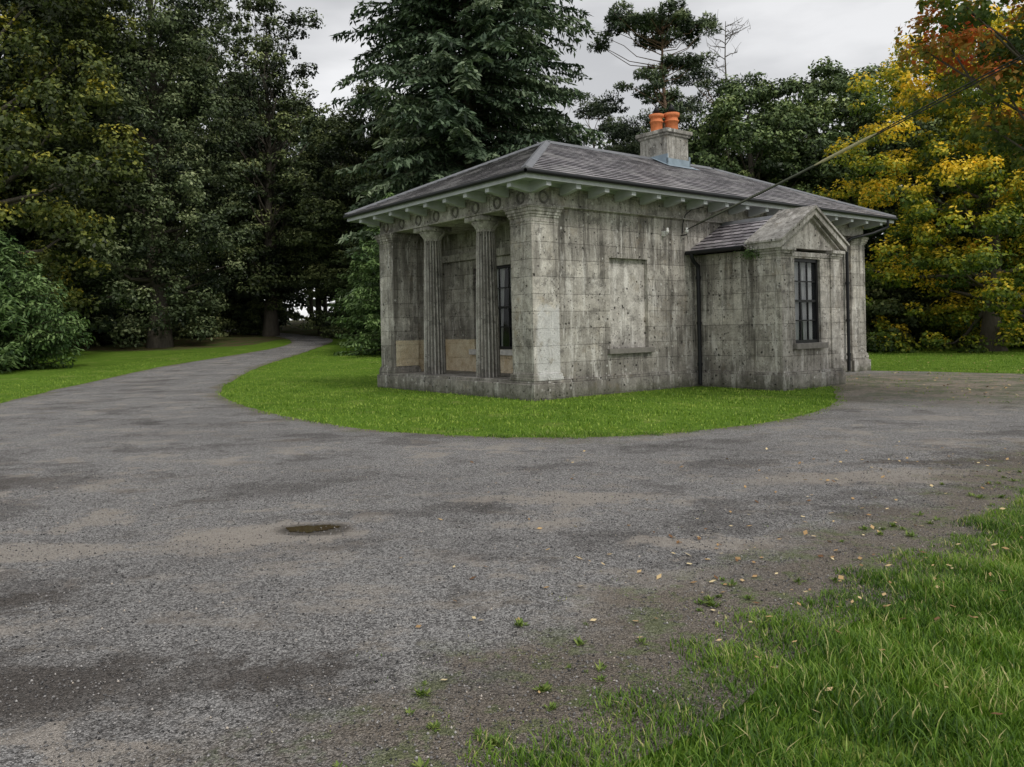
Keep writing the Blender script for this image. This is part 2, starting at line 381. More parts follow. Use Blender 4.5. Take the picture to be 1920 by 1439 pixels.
def inside(px, py, poly=POLY):
    res = np.zeros(len(px), bool); n = len(poly); j = n-1
    for i in range(n):
        xi, yi = poly[i]; xj, yj = poly[j]
        c = ((yi > py) != (yj > py))
        if yi != yj:
            xx = (xj-xi)*(py-yi)/(yj-yi)+xi
            res ^= c & (px < xx)
        j = i
    return res
def edist(px, py, poly=POLY):
    best = np.full(len(px), 1e9); n = len(poly)
    for i in range(n):
        ax, ay = poly[i]; bx, by = poly[(i+1) % n]
        dx, dy = bx-ax, by-ay; L = dx*dx+dy*dy+1e-12
        t = np.clip(((px-ax)*dx+(py-ay)*dy)/L, 0, 1)
        d = (px-ax-t*dx)**2+(py-ay-t*dy)**2
        np.minimum(best, d, out=best)
    return np.sqrt(best)

# ground sheet
xs = np.concatenate([np.linspace(-900, -60, 12), np.arange(-50, 50, 1.0), np.linspace(60, 900, 12)])
ys = np.concatenate([np.linspace(-300, -12, 8), np.arange(-8, 100, 1.0), np.linspace(110, 1200, 14)])
GX, GY = np.meshgrid(xs, ys); gx = GX.ravel(); gy = GY.ravel()
V = np.stack([gx, gy, hgt(gx, gy)], 1); nx = len(xs)
ii, jj = np.meshgrid(np.arange(len(ys)-1), np.arange(nx-1), indexing='ij'); a = (ii*nx+jj).ravel()
F = np.stack([a, a+1, a+nx+1, a+nx], 1)
wood = np.clip((gy-50)/10, 0, 1)
wood = np.maximum(wood, np.clip((gy-(36+.15*gx))/8, 0, 1)*(gx > 8))
wood = np.maximum(wood, np.clip(1-np.hypot(gx+21, gy-49)/8, 0, 1)*1.2)
wood = np.maximum(wood, np.clip((gy-44)/6, 0, 1)*(gx < -15))
ground = obj('ground', mesh_np('ground', V, F, M_GROUND, np.clip(wood, 0, 1))); tag(ground, 'mown green grass running back to shaded woodland floor', 'ground', kind='structure')

# gravel sheet
ix, iy = np.meshgrid(np.arange(-27, 26, .9), np.arange(-3.5, 76, .9)); ix = ix.ravel()+.013; iy = iy.ravel()+.017
fx, fy = np.meshgrid(np.arange(-3, 8, .22), np.arange(1.5, 10, .22)); ix = np.concatenate([ix, fx.ravel()]); iy = np.concatenate([iy, fy.ravel()])
ok = inside(ix, iy, POLYG); ix, iy = ix[ok], iy[ok]; dd = edist(ix, iy, POLYG); ok = dd > .07; ix, iy = ix[ok], iy[ok]
pts = [Vector((float(p[0]), float(p[1]))) for p in POLYG]+[Vector((float(x), float(y))) for x, y in zip(ix, iy)]
npn = len(POLYG)
vo, eo, fo, _, _, _ = delaunay_2d_cdt(pts, [], [list(range(npn))], 1, 1e-5)
vx = np.array([v[0] for v in vo]); vy = np.array([v[1] for v in vo])
ed = np.where(inside(vx, vy), edist(vx, vy), 0); nearw = np.clip(1-ed/1.35, 0, 1)*(vx > -1.5)*(vy < 10)+np.clip(1-ed/.3, 0, 1)*.75*((vy >= 10) | (vx <= -1.5))
gm = mesh_np('gravel_drive', np.stack([vx, vy, hgt(vx, vy)+.01], 1), np.array([f for f in fo if len(f) == 3]), M_GRAVEL, nearw)
drive = obj('gravel_drive', gm); tag(drive, 'worn grey gravel drive curving past the stone lodge', 'drive', kind='structure')
if gm.polygons[0].normal.z < 0: gm.flip_normals()

# puddle
th = np.linspace(0, 2*np.pi, 96, endpoint=False)
rr = 1+.18*np.sin(2*th+1)+.12*np.sin(3*th)+.08*np.sin(7*th)+.05*np.sin(13*th+2)+.04*np.sin(23*th)
pv = [(PUD[0], PUD[1], .016)]+[(PUD[0]+.165*r*math.cos(t), PUD[1]+.12*r*math.sin(t), .016) for r, t in zip(rr, th)]
pm = mesh_np('puddle', pv, [(0, i+1, (i+1) % 96+1) for i in range(96)], M_WATER)
tag(obj('puddle', pm), 'small brown puddle in a gravel pothole', 'puddle', kind='structure')

# ------------------------------------------------------------------ grass blades
def blades(name, x, y, hmin, hmax, w, mat, seed, lean=.5, tb=0.0, hs=None):
    r = np.random.RandomState(seed); n = len(x)
    z = hgt(x, y); h = r.uniform(hmin, hmax, n)*(.75+.3*np.sin(x*3.1)*np.cos(y*2.7)+.2*np.sin(x*9+y*7))
    if hs is not None: h = h*hs
    a = r.uniform(0, 2*np.pi, n); b = a+np.pi/2+r.normal(0, .5, n); l = h*r.uniform(.1, 1, n)*lean*1.6
    W = w*r.uniform(.6, 1.3, n)
    dx, dy = np.cos(a)*W/2, np.sin(a)*W/2; ex, ey = np.cos(b)*l, np.sin(b)*l
    V = np.empty((n, 5, 3))
    V[:, 0] = np.stack([x-dx, y-dy, z], 1); V[:, 1] = np.stack([x+dx, y+dy, z], 1)
    V[:, 2] = np.stack([x+dx*.8+ex*.35, y+dy*.8+ey*.35, z+h*.6], 1); V[:, 3] = np.stack([x-dx*.8+ex*.35, y-dy*.8+ey*.35, z+h*.6], 1)
    V[:, 4] = np.stack([x+ex, y+ey, z+h], 1)
    k = np.arange(n)[:, None]*5
    F = np.concatenate([k+[0, 1, 2], k+[0, 2, 3], k+[3, 2, 4]])
    t = np.clip(r.normal(.43, .2, n)+tb+.20*np.sin(x*1.7+y)*np.cos(y*2.1)+.14*np.sin(x*6+y*5)*np.sin(y*4-x*3), 0, .93); t[r.rand(n) < .06] = 1
    T = np.repeat(t[:, None], 5, 1)+np.array([-.2, -.2, 0, 0, .1])
    return obj(name, mesh_np(name, V.reshape(-1, 3), F, mat, T.ravel()))

def pnoise(x, y):
    return (np.sin(x*2.3+1.3*np.sin(y*1.9))+np.sin(y*3.1+1.7*np.sin(x*2.7))+.7*np.sin(x*7.3+y*5.1)+.6*np.sin(y*9.7-x*6.1+2))/3.3
r = np.random.RandomState(1)
x = r.uniform(-1.2, 9, 900000); y = r.uniform(1.6, 11.5, 900000)
keep = (x < .78*y+.6) & (x > -.35*y)
x, y = x[keep], y[keep]
ins = inside(x, y); e = edist(x, y); sd_ = np.where(ins, e, -e)
dens = np.clip(5.5/y, .25, 1)**1.2
pn = pnoise(x*2.2, y*2.2)*.6+pnoise(x*5.1+3, y*5.3)*.4
edge = sd_+.26*pn
pr = np.clip(.5-edge/.30, 0, 1)**1.7*np.clip(.80+.3*pnoise(x*1.5, y*1.5), 0, 1)
tuft = (np.exp(-e/.45)*(pnoise(x*6.5+5, y*6.5) > .38)*.34+np.exp(-e/.9)*(pnoise(x*9+1, y*8+7) > .56)*.28)*ins
pr = np.maximum(pr, tuft)*dens
k = r.rand(len(x)) < pr*.95
hsz = np.where(edge[k] > -.05, .5, 1.0)*np.clip(.75-edge[k]*.8, .5, 1.15)
tb = np.where(edge[k] > 0, .14, 0)
g1 = blades('grass', x[k], y[k], .03, .082, .0055, F_GRASS, 2, .8, tb=tb, hs=hsz)
tag(g1, 'lush uneven green grass blades beside the gravel', 'grass', kind='stuff')

def to_local(x, y):
    dx, dy = x-.44, y-16.87; return dx*.788+dy*.6157, -dx*.6157+dy*.788
x = r.uniform(-17, 24, 420000); y = r.uniform(10, 42, 420000)
keep = (np.abs(x) < .72*y+1) & (r.rand(len(x)) < np.clip((15/y)**1.3, .12, 1)); x, y = x[keep], y[keep]
ins = inside(x, y); e = edist(x, y); lx, ly = to_local(x, y); sd_ = np.where(ins, e, -e)+.09*pnoise(x*3, y*3)
inb = ((lx > -.1) & (lx < 13.2) & (ly > -.1) & (ly < 6.5)) | ((lx > 5.1) & (lx < 7.55) & (ly > -2.4) & (ly < .1))
pr = np.clip(.5-sd_/.15, 0, 1)
pr = np.maximum(pr, ins*(.24*(pnoise(x, y*1.6) > .26)*((x > 6.8) & (y > 14))))
k = (r.rand(len(x)) < pr) & ~inb & ~((x > 4.5) & (y < 14) & (x > y-3))
g2 = blades('lawn_grass', x[k], y[k], .025, .06, .015, F_LAWN, 3, .6)
tag(g2, 'short bright green mown lawn around the lodge', 'grass', kind='stuff')

# low weeds on gravel
def weed_mesh(seed, n=26):
    q = np.random.RandomState(seed); Vs = []; Fs = []; T = []
    for i in range(n):
        a = q.uniform(0, 6.28); L = q.uniform(.012, .042); w = L*q.uniform(.08, .2); el = q.uniform(.1, 1.0)
        bx, by = q.uniform(-.015, .015, 2)
        d = np.array([math.cos(a)*math.cos(el), math.sin(a)*math.cos(el), math.sin(el)]); s = np.array([-math.sin(a), math.cos(a), 0])
        p = np.array([bx, by, 0]); k0 = len(Vs)
        Vs += [p, p+d*L*.5+s*w, p+d*L, p+d*L*.5-s*w]; Fs.append((k0, k0+1, k0+2, k0+3)); T += [q.uniform(.15, .85)]*4
    return mesh_np('weed', Vs, Fs, F_WEED, T)
wm = [weed_mesh(i, 20+6*i) for i in range(5)]
q = np.random.RandomState(21); cnt = 0
while cnt < 60:
    t_ = q.uniform(2, 13.5); i0 = int(t_); P0 = np.array(nearg[i0][:2]); P1 = np.array(nearg[min(i0+1, 17)]); c = P0+(P1-P0)*(t_-i0)
    off = .02+abs(q.normal(0, .30)); p = c+np.array([-.7, .7])*off+q.normal(0, .06, 2)
    w = obj('weed', wm[cnt % 5], loc=(p[0], p[1], .012), rotz=q.uniform(0, 6), scale=float(q.uniform(.5, 1.35)))
    tag(w, 'small green weed rooted in the gravel', 'weed', 'weeds along the gravel margin'); cnt += 1

# pebbles
def pebbles():
    q = np.random.RandomState(8); n = 110000
    x = q.uniform(-5, 6, n); y = 2.2+7.0*q.rand(n)**1.7
    k = inside(x, y, POLYG) & (np.abs(x) < .7*y+.3); x, y = x[k], y[k]
    k = q.rand(len(x)) < (.45+.55*(pnoise(x*.8, y*.8+2) > -.1)); x, y = x[k], y[k]; n = len(x)
    oc = np.array([(1, 0, 0), (0, 1, 0), (-1, 0, 0), (0, -1, 0), (0, 0, 1), (0, 0, -.5)], float)
    of = np.array([(0, 1, 4), (1, 2, 4), (2, 3, 4), (3, 0, 4), (1, 0, 5), (2, 1, 5), (3, 2, 5), (0, 3, 5)])
    s = (.0022+.0075*q.rand(n)**2.6)
    V = oc[None]*s[:, None, None]*q.uniform(.6, 1.3, (n, 6, 1)); a = q.uniform(0, 6.28, n); ca, sa = np.cos(a)[:, None], np.sin(a)[:, None]
    X = V[..., 0]*ca-V[..., 1]*sa*.8; Y = V[..., 0]*sa+V[..., 1]*ca*.8
    V = np.stack([X+x[:, None], Y+y[:, None], V[..., 2]*.8+.0125], 2)
    F = (np.arange(n)[:, None, None]*6+of[None]).reshape(-1, 3)
    t = np.repeat(np.clip(q.normal(.42, .25, n), 0, 1), 6)
    tag(obj('gravel_stones', mesh_np('gravel_stones', V.reshape(-1, 3), F, M_PEB, t)), 'loose grey and pale gravel stones on the drive', 'gravel', kind='stuff')
pebbles()

# fallen leaves
q = np.random.RandomState(11)
lx_ = np.concatenate([q.normal(4.3, 1.2, 180), q.uniform(8, 16, 300), q.uniform(-1, 3, 50), q.normal(1.6, .9, 130), q.uniform(1.0, 4.5, 70), q.uniform(9, 22, 160)])
ly_ = np.concatenate([q.normal(8.0, .9, 180), q.uniform(15, 24, 300), q.uniform(3, 10, 50), q.normal(5.0, .8, 130), q.uniform(2.9, 6.0, 70), q.uniform(24, 34, 160)])
n = len(lx_); s = q.uniform(.010, .028, n)*np.where(ly_ > 13, 1.8, 1.0); a = q.uniform(0, 6.28, n)
A = np.stack([np.cos(a), np.sin(a), q.uniform(-.2, .5, n)], 1); B = np.stack([-np.sin(a), np.cos(a), q.uniform(-.2, .4, n)], 1)
zl_ = np.where(inside(lx_, ly_), .022, .055)
C0 = np.stack([lx_, ly_, zl_], 1)
V = np.stack([C0-A*s[:, None], C0+B*s[:, None]*.6, C0+A*s[:, None], C0-B*s[:, None]*.6], 1).reshape(-1, 3)
tag(obj('fallen_leaves', mesh_np('fallen_leaves', V, np.arange(4*n).reshape(-1, 4), F_LITTER, np.repeat(q.rand(n), 4))), 'scattered brown fallen leaves on gravel and grass', 'leaves', kind='stuff')

# ------------------------------------------------------------------ TREES
def cards(c, a, nrm, L, W):
    a = a/(np.linalg.norm(a, axis=1)[:, None]+1e-9)
    b = np.cross(nrm, a); b /= np.linalg.norm(b, axis=1)[:, None]+1e-9
    L = L[:, None]/2; W = W[:, None]/2
    V = np.stack([c-a*L, c+b*W-a*L*.1, c+a*L, c-b*W-a*L*.1], 1).reshape(-1, 3)
    return V, np.arange(len(c)*4).reshape(-1, 4)

def cluster_leaves(rng, C, R, nl, ls, flat=.6, needle=False, yellow=0.0, outer=None, asp=.6):
    n_each = np.maximum(20, (nl*(R/R.mean())**2).astype(int))
    idx = np.repeat(np.arange(len(C)), n_each); n = len(idx)
    d = rng.normal(size=(n, 3)); d /= np.linalg.norm(d, axis=1)[:, None]
    rr = rng.rand(n)**.36
    off = d*(R[idx]*rr)[:, None]; hr = np.hypot(off[:, 0], off[:, 1])
    off[:, 2] = off[:, 2]*flat-.22*hr*hr/R[idx]
    off += .10*R[idx][:, None]*np.sin(off*7/R[idx][:, None]+idx[:, None]*1.7)
    c = C[idx]+off
    nrm = .75*d+np.array([0, 0, .5])+.45*rng.normal(size=(n, 3))
    ax = np.cross(nrm, rng.normal(size=(n, 3)))+(d*.8 if needle else 0)
    L = ls*rng.uniform(.6, 1.35, n); W = L*(.30 if needle else asp)
    V, F = cards(c, ax, nrm, L, W)
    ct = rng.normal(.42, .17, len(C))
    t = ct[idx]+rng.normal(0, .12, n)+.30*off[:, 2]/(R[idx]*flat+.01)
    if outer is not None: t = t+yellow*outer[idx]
    return V, F, np.repeat(np.clip(t, 0, 1), 4)

def broadleaf(seed, H, prof, tr, ncl, nl, ls, cr, mat, flat=.6, needle=False, yellow=0.0, centers=None, nlimb=40, barkm=None, inner=.45, trunk_top=.9, wig=.3, asp=.6, rise=False):
    rng = np.random.RandomState(seed)
    ph = np.array([p[0] for p in prof]); prr = np.array([p[1] for p in prof])
    if centers is None:
        hc = rng.uniform(ph[0], ph[-1], ncl*6); w = np.interp(hc, ph, prr)+.25; hc = rng.choice(hc, ncl, p=w/w.sum(), replace=False)
        th = rng.uniform(0, 2*np.pi, ncl); p1, p2 = rng.uniform(0, 6, 2)
        env = np.interp(hc, ph, prr)*(1+.18*np.sin(2*th+p1)+.16*np.sin(5*th+p2+hc*.7)+.08*np.sin(9*th+hc*2))
        u = rng.rand(ncl)**inner
        C = np.stack([np.cos(th)*env*u, np.sin(th)*env*u, hc+rng.normal(0, .3, ncl)], 1)
        R = cr*rng.uniform(.55, 1.35, ncl)
        outer = u*np.clip((hc-ph[0])/(ph[-1]-ph[0])*1.3, .3, 1)
    else:
        C = np.array([c[:3] for c in centers], float); R = np.array([c[3] for c in centers], float); outer = np.ones(len(C)); ncl = len(C)
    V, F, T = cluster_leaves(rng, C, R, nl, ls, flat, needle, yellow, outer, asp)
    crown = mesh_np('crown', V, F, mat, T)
    mg = Merge(); k = 9; zz = np.linspace(-.2, H*trunk_top, k)
    wob = np.cumsum(rng.normal(0, wig*.3, (k, 2)), 0); wob[:2] = 0
    rad_ = tr*(1-.85*(zz-zz[0])/(zz[-1]-zz[0])); rad_[0] *= 1.6; rad_[1] *= 1.05
    tp = np.stack([wob[:, 0], wob[:, 1], zz], 1); mg.add(*tube(tp, rad_, 9))
    sel = rng.choice(ncl, min(nlimb, ncl), replace=False)
    for i in sel:
        hr = math.hypot(C[i, 0], C[i, 1])
        h0 = max(min(C[i, 2]*.72, H*.85), .15*H)
        if rise: h0 = min(C[i, 2]-.25-.42*hr, zz[-1])
        p0 = np.array([np.interp(h0, zz, wob[:, 0]), np.interp(h0, zz, wob[:, 1]), h0])
        mid = (p0+C[i])/2+np.array([0, 0, -.08*np.linalg.norm(C[i]-p0)])+rng.normal(0, .15, 3)
        P = [p0, (p0*.45+mid*.55)*1.0, mid, (mid+C[i])/2+rng.normal(0, .1, 3), C[i]]
        r0 = max(.03, np.interp(h0, zz, rad_)*.42); mg.add(*tube(P, np.linspace(r0, .015, 5), 5))
    Vt, Ft = mg.get()
    return mesh_np('trunk', Vt, Ft, barkm or M_BARK, smooth=True), crown

def spruce(seed, H, prof, tr, nlev, nb, mat, droop=.35, cl=.36, cw=.12, hang=1, base=1.0, dens=4.2):
    rng = np.random.RandomState(seed); ph = [p[0] for p in prof]; pr_ = [p[1] for p in prof]
    mg = Merge(); zz = np.linspace(-.2, H, 10); rad_ = tr*(1-.95*(zz-zz[0])/(H+.2)); mg.add(*tube(np.stack([zz*0, zz*0, zz], 1), rad_, 8))
    Cs = []; As = []; Ts = []; up = np.array([0, 0, 1.0])
    for lv in range(nlev):
        z0 = base+(H-base)*(lv/nlev)**.95
        for b in range(nb):
            a = rng.uniform(0, 6.283); z = z0+rng.normal(0, .3); L = np.interp(z, ph, pr_)*rng.uniform(.55, 1.16)
            if L < .15: continue
            d = np.array([math.cos(a), math.sin(a), 0]); s = np.array([-d[1], d[0], 0])
            dr = droop*rng.uniform(.5, 1.4)
            m_ = max(4, int(L*dens)); t = np.linspace(.12, 1, m_)
            zc = (.22*t-dr*t**1.6+.18*np.clip(t-.7, 0, 1))*L
            P = d[None]*(L*t)[:, None]+up[None]*(z+zc)[:, None]
            if L > 1.2: mg.add(*tube(np.vstack([[0, 0, z], P[::max(1, m_//4)]]), np.linspace(max(.02, L*.012), .008, len(P[::max(1, m_//4)])+1), 4))
            bt = rng.normal(.42, .15)
            for sd in (-1, 1):
                tl = (.30+.16*L)*(1.15-.8*t)*rng.uniform(.6, 1.25, m_)
                for q_ in (.1, .35, .6, .85):
                    dirv = sd*s[None]*.85+d[None]*.6-up[None]*(.25+.45*q_)
                    c = P+dirv*(tl*q_)[:, None]+rng.normal(0, .05, (m_, 3))
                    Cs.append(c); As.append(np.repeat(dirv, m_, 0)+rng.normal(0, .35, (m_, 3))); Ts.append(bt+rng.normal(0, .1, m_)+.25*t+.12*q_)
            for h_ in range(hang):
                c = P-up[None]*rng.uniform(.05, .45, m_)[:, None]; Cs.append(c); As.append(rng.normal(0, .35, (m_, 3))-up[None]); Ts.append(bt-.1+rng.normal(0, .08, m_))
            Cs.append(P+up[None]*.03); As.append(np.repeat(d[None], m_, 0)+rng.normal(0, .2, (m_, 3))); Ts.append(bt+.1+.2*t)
    C = np.vstack(Cs); A = np.vstack(As); T = np.concatenate(Ts); n = len(C)
    nrm = np.array([0, 0, 1.0])+rng.normal(0, .65, (n, 3))
    V, F = cards(C, A, nrm, cl*rng.uniform(.7, 1.35, n), cw*rng.uniform(.7, 1.4, n))
    Vt, Ft = mg.get()
    return mesh_np('trunk', Vt, Ft, M_BARK, smooth=True), mesh_np('crown', V, F, mat, np.repeat(np.clip(T, 0, 1), 4))

def plant(name, proto, x, y, label, cat, group=None, rot=0, s=1.0, sink=0.0, z=None):
    e = bpy.data.objects.new(name, None); e.empty_display_size = .5; link(e)
    e.location = (x, y, float(hgt(x, y))-sink if z is None else z); e.rotation_euler = (0, 0, rot); e.scale = (s, s, s)
    for nm, me in (('trunk', proto[0]), ('crown', proto[1])):
        o = bpy.data.objects.new(nm, me); o.parent = e; link(o)
    tag(e, label, cat, group); return e

def bare_tree(seed):
    rng = np.random.RandomState(seed); mg = Merge(); tw = Merge()
    zz = np.linspace(0, 21, 10); wob = np.cumsum(rng.normal(0, .12, (10, 2)), 0)
    mg.add(*tube(np.stack([wob[:, 0], wob[:, 1], zz], 1), .20*(1-.9*zz/21), 7))
    for i in range(18):
        h = rng.uniform(15.5, 20.8); a = rng.uniform(0, 6.28); L = rng.uniform(.6, 2.0)
        p = np.array([np.interp(h, zz, wob[:, 0]), np.interp(h, zz, wob[:, 1]), h]); d = np.array([math.cos(a), math.sin(a), rng.uniform(.1, .5)])
        P = [p, p+d*L*.4+[0, 0, .05], p+d*L*.75+rng.normal(0, .1, 3), p+d*L+[0, 0, .25]]
        tw.add(*tube(P, [.035, .026, .018, .01], 4))
        for j in range(6):
            t = rng.uniform(.3, 1); b = p+d*L*t; e = b+rng.normal(0, .35, 3)+[0, 0, .25]
            tw.add(*tube([b, (b+e)/2+rng.normal(0, .05, 3), e], [.016, .012, .006], 3))
    V, F = mg.get(); V2, F2 = tw.get()
    return mesh_np('trunk', V, F, M_BARK, smooth=True), mesh_np('crown', V2, F2, M_BARK, smooth=True)

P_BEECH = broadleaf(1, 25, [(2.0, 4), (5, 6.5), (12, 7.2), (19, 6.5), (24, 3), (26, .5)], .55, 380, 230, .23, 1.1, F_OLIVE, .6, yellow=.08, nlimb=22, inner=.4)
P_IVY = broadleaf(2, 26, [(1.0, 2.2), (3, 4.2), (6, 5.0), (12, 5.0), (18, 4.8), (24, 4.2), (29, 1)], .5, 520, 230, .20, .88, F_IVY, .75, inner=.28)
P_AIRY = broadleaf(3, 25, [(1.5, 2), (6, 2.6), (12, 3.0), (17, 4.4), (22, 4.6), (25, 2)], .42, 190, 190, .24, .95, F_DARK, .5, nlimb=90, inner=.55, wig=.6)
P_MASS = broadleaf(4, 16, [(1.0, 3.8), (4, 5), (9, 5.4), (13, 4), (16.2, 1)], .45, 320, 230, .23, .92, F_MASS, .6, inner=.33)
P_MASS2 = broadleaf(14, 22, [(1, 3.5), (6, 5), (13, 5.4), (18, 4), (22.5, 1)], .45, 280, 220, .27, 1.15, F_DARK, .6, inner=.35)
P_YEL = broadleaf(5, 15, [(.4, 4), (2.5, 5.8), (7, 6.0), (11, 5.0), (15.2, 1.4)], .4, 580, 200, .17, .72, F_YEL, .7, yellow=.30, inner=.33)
P_SPB = spruce(6, 34, [(0, 6.5), (12, 6.6), (22, 6.2), (28, 4), (34, .2)], .55, 80, 8, F_SPR, .45, .44, .14, base=3)
P_SPM = spruce(16, 22, [(0, 4), (10, 3.6), (16, 2.4), (22, .15)], .35, 50, 7, F_SPR, .35, .48, .20, base=1, dens=3.6)
P_SPY = spruce(7, 9, [(0, 3.0), (3, 2.6), (6, 1.6), (9, .1)], .16, 36, 7, F_SPRL, .25, .26, .09, base=.25, dens=5.5)
P_PLANT = spruce(8, 20, [(6, 1.2), (9, 2.8), (14, 2.4), (20, .2)], .22, 36, 6, F_SPR, .35, .50, .20, base=6, dens=3.6)
P_YEW = spruce(9, 5.6, [(0, 3.3), (1.5, 3.0), (3.2, 2.2), (5.0, 1.0), (5.6, .2)], .2, 30, 11, F_SPRL, .12, .24, .075, base=.1, dens=5.5)
qq = np.random.RandomState(3); pc = []
for (cx_, cz_, sx_, sz_, n_) in ((-.6, 18.6, 2.3, .45, 34), (.6, 18.0, 2.0, .4, 20), (.6, 16.0, 1.7, .4, 14), (-1.3, 15.0, 1.2, .35, 8), (.5, 14.2, 1.4, .4, 9), (-2.9, 17.8, .5, .25, 4)):
    for i in range(n_): pc.append((cx_+qq.uniform(-1, 1)*sx_, qq.normal(0, .8), cz_+qq.uniform(-1, 1)*sz_, qq.uniform(.4, .7)))
for i in range(60):
    pc.append((qq.normal(0, .7), qq.normal(0, .6), qq.uniform(2, 13.5), qq.uniform(.5, .9)))
P_PINE = broadleaf(10, 19, [(3, 1), (19, 2)], .30, 10, 260, .24, 1, F_PINE, .5, needle=True, centers=pc, nlimb=110, barkm=M_BARKR, trunk_top=.96, rise=True)
P_PINE2 = broadleaf(11, 17, [(4, 2.5), (11, 4), (15, 4.2), (17.4, 1.5)], .34, 170, 260, .26, .9, F_PINE, .42, needle=True, nlimb=60, barkm=M_BARKR, rise=True)
P_RED = broadleaf(12, 8.4, [(4.3, 1.4), (5.4, 2.5), (8, 2.7), (9.6, .6)], .10, 230, 150, .11, .40, F_RED, .6, yellow=.30, nlimb=70, inner=.35)
P_BUSH = broadleaf(13, 3.2, [(.1, 1.8), (1.2, 2.1), (2.4, 1.5), (3.3, .3)], .08, 80, 220, .20, .55, F_DARK, .6, nlimb=12)
P_DEAD = bare_tree(15)

G1 = 'woodland trees around the clearing'
DB = 'dense dark green broadleaf woodland tree'
DS = 'tall dark spruce in the wood'
DP = 'slender bare-stemmed conifer with a high dark crown'
# left
plant('beech_tree', P_BEECH, -25.5, 40, 'huge beech with yellowing olive leaves sweeping low', 'tree', rot=.4)
plant('ivy_covered_tree', P_IVY, -20.6, 48, 'tall ivy-clad tree standing on the lawn by the drive', 'tree', rot=1.0)
plant('yew_bush', P_YEW, -20.8, 33, 'rounded feathery green yew bush on the lawn', 'bush', s=1.0)
plant('oak_tree', P_AIRY, -17.6, 60, 'tall thin-crowned tree with limbs open to the sky', 'tree', rot=2)
for i, (x, y, s) in enumerate([(-38, 52, 1.1), (-31, 57, 1.15), (-26, 64, 1.1), (-33, 44, 1.0), (-23.5, 76, .95)]):
    plant('beech_tree', P_MASS2, x, y, DB, 'tree', G1, rot=i*1.3, s=s)
for i, (x, y, s) in enumerate([(-29, 50, 1.15), (-33, 62, 1.3), (-21.5, 68, .98)]):
    plant('spruce_tree', P_SPM, x, y, DS, 'tree', G1, rot=i, s=s)
for i, (x, y, s) in enumerate([(-19, 66, .9), (-17, 72, .95), (-15.2, 67, .88), (-13.8, 74, .95), (-12.6, 66, .80), (-11.2, 70, .85), (-9.6, 64, .76), (-16, 79, 1),
                               (-19.5, 80, 1.0), (-14.5, 62, .80), (-9, 76, .88)]):
    plant('conifer_tree', P_PLANT, x, y, DP, 'tree', 'slim conifers crowding behind the drive', rot=i*2.2, s=s)
for i, (x, y, s) in enumerate([(-9.6, 56, .76), (-6.5, 56, .74), (-12.2, 60, .70)]):
    plant('maple_tree', P_MASS2, x, y, 'grey-green broadleaf tree at the bend of the drive', 'tree', G1, rot=i*1.9, s=s)
plant('spruce_tree', P_SPY, -5.5, 38, 'young bright green spruce beside the lodge', 'tree', rot=.5, s=.84)
plant('spruce_tree', P_SPY, -7.6, 47, 'young bright green spruce at the wood edge', 'tree', rot=2.5, s=.9)
# centre
plant('spruce_tree', P_SPB, -2.2, 46, 'giant dark spruce towering behind the slate roof', 'tree', rot=.2)
plant('pine_tree', P_PINE2, 5.6, 52, 'dark pine with layered needle clumps', 'tree', rot=.3, s=.90)
plant('pine_tree', P_PINE, 8.7, 46, 'ivy-stemmed pine with a flat wind-swept top', 'tree', rot=0)
plant('dead_topped_tree', P_DEAD, 14.3, 53, 'tree with bare dead twigs at its top', 'tree')
plant('pine_tree', P_PINE2, 13.2, 52, 'dark pine with layered needle clumps', 'tree', rot=2, s=1.0)
plant('pine_tree', P_PINE2, 10.0, 56, 'dark pine with layered needle clumps', 'tree', rot=4, s=.92)
for i, (x, y, s) in enumerate([(13.5, 45.5, .92), (18, 48, 1.0), (22.5, 52, 1.08), (26, 47, .97), (31, 50, 1.05), (36, 46, 1.0), (2, 58, 1.0)]):
    plant('sycamore_tree', P_MASS, x, y, 'full-crowned green broadleaf tree at the wood edge', 'tree', G1, rot=i*1.1, s=s)
# right
plant('beech_tree', P_YEL, 22.2, 38, 'beech turning golden yellow above green lower boughs', 'tree', rot=.7, s=1.04)
plant('beech_tree', P_YEL, 30, 41, 'beech turning golden yellow above green lower boughs', 'tree', rot=2.7, s=1.05)
plant('maple_tree', P_RED, 9.9, 13.2, 'young maple with reddening autumn leaves', 'tree', rot=1.1, s=.98)
for i, (x, y, s) in enumerate([(16.5, 41, 1.0), (18.6, 42.5, 1.2), (21, 43.5, 1.1), (24, 44, 1.2), (27, 43, 1.2), (30, 44, 1.3), (14.5, 42, 1.1),
                               (-30, 47, 1.2), (-27, 53, 1.1), (-23.5, 60, 1.1), (-33, 40, 1.3), (-19.5, 63, .7), (-10, 61, .8), (-7.2, 52, .8), (-25, 56, .9)]):
    plant('shrub', P_BUSH, x, y, 'dark green undergrowth shrub beneath the trees', 'shrub', 'undergrowth shrubs at the wood edge', rot=i*1.4, s=s)
# distant wood mass
rng = np.random.RandomState(77); nC = 620
cx = rng.uniform(-75, 80, nC); cy = rng.uniform(86, 96, nC); cz = rng.rand(nC)*np.where(cx < -22, 24, np.where(cx < -4, 17, 21))
keep = ~((cx > -16) & (cx < -13) & (cz > 1.5) & (cz < 7))
C = np.stack([cx, cy, cz+hgt(cx, cy)], 1)[keep]; R = rng.uniform(1.6, 3.0, len(C))
V, F, T = cluster_leaves(rng, C, R, 100, .9, .7)
tag(obj('distant_wood', mesh_np('distant_wood', V, F, F_DARK, T*.7)), 'dark mass of far woodland foliage', 'wood', kind='stuff')

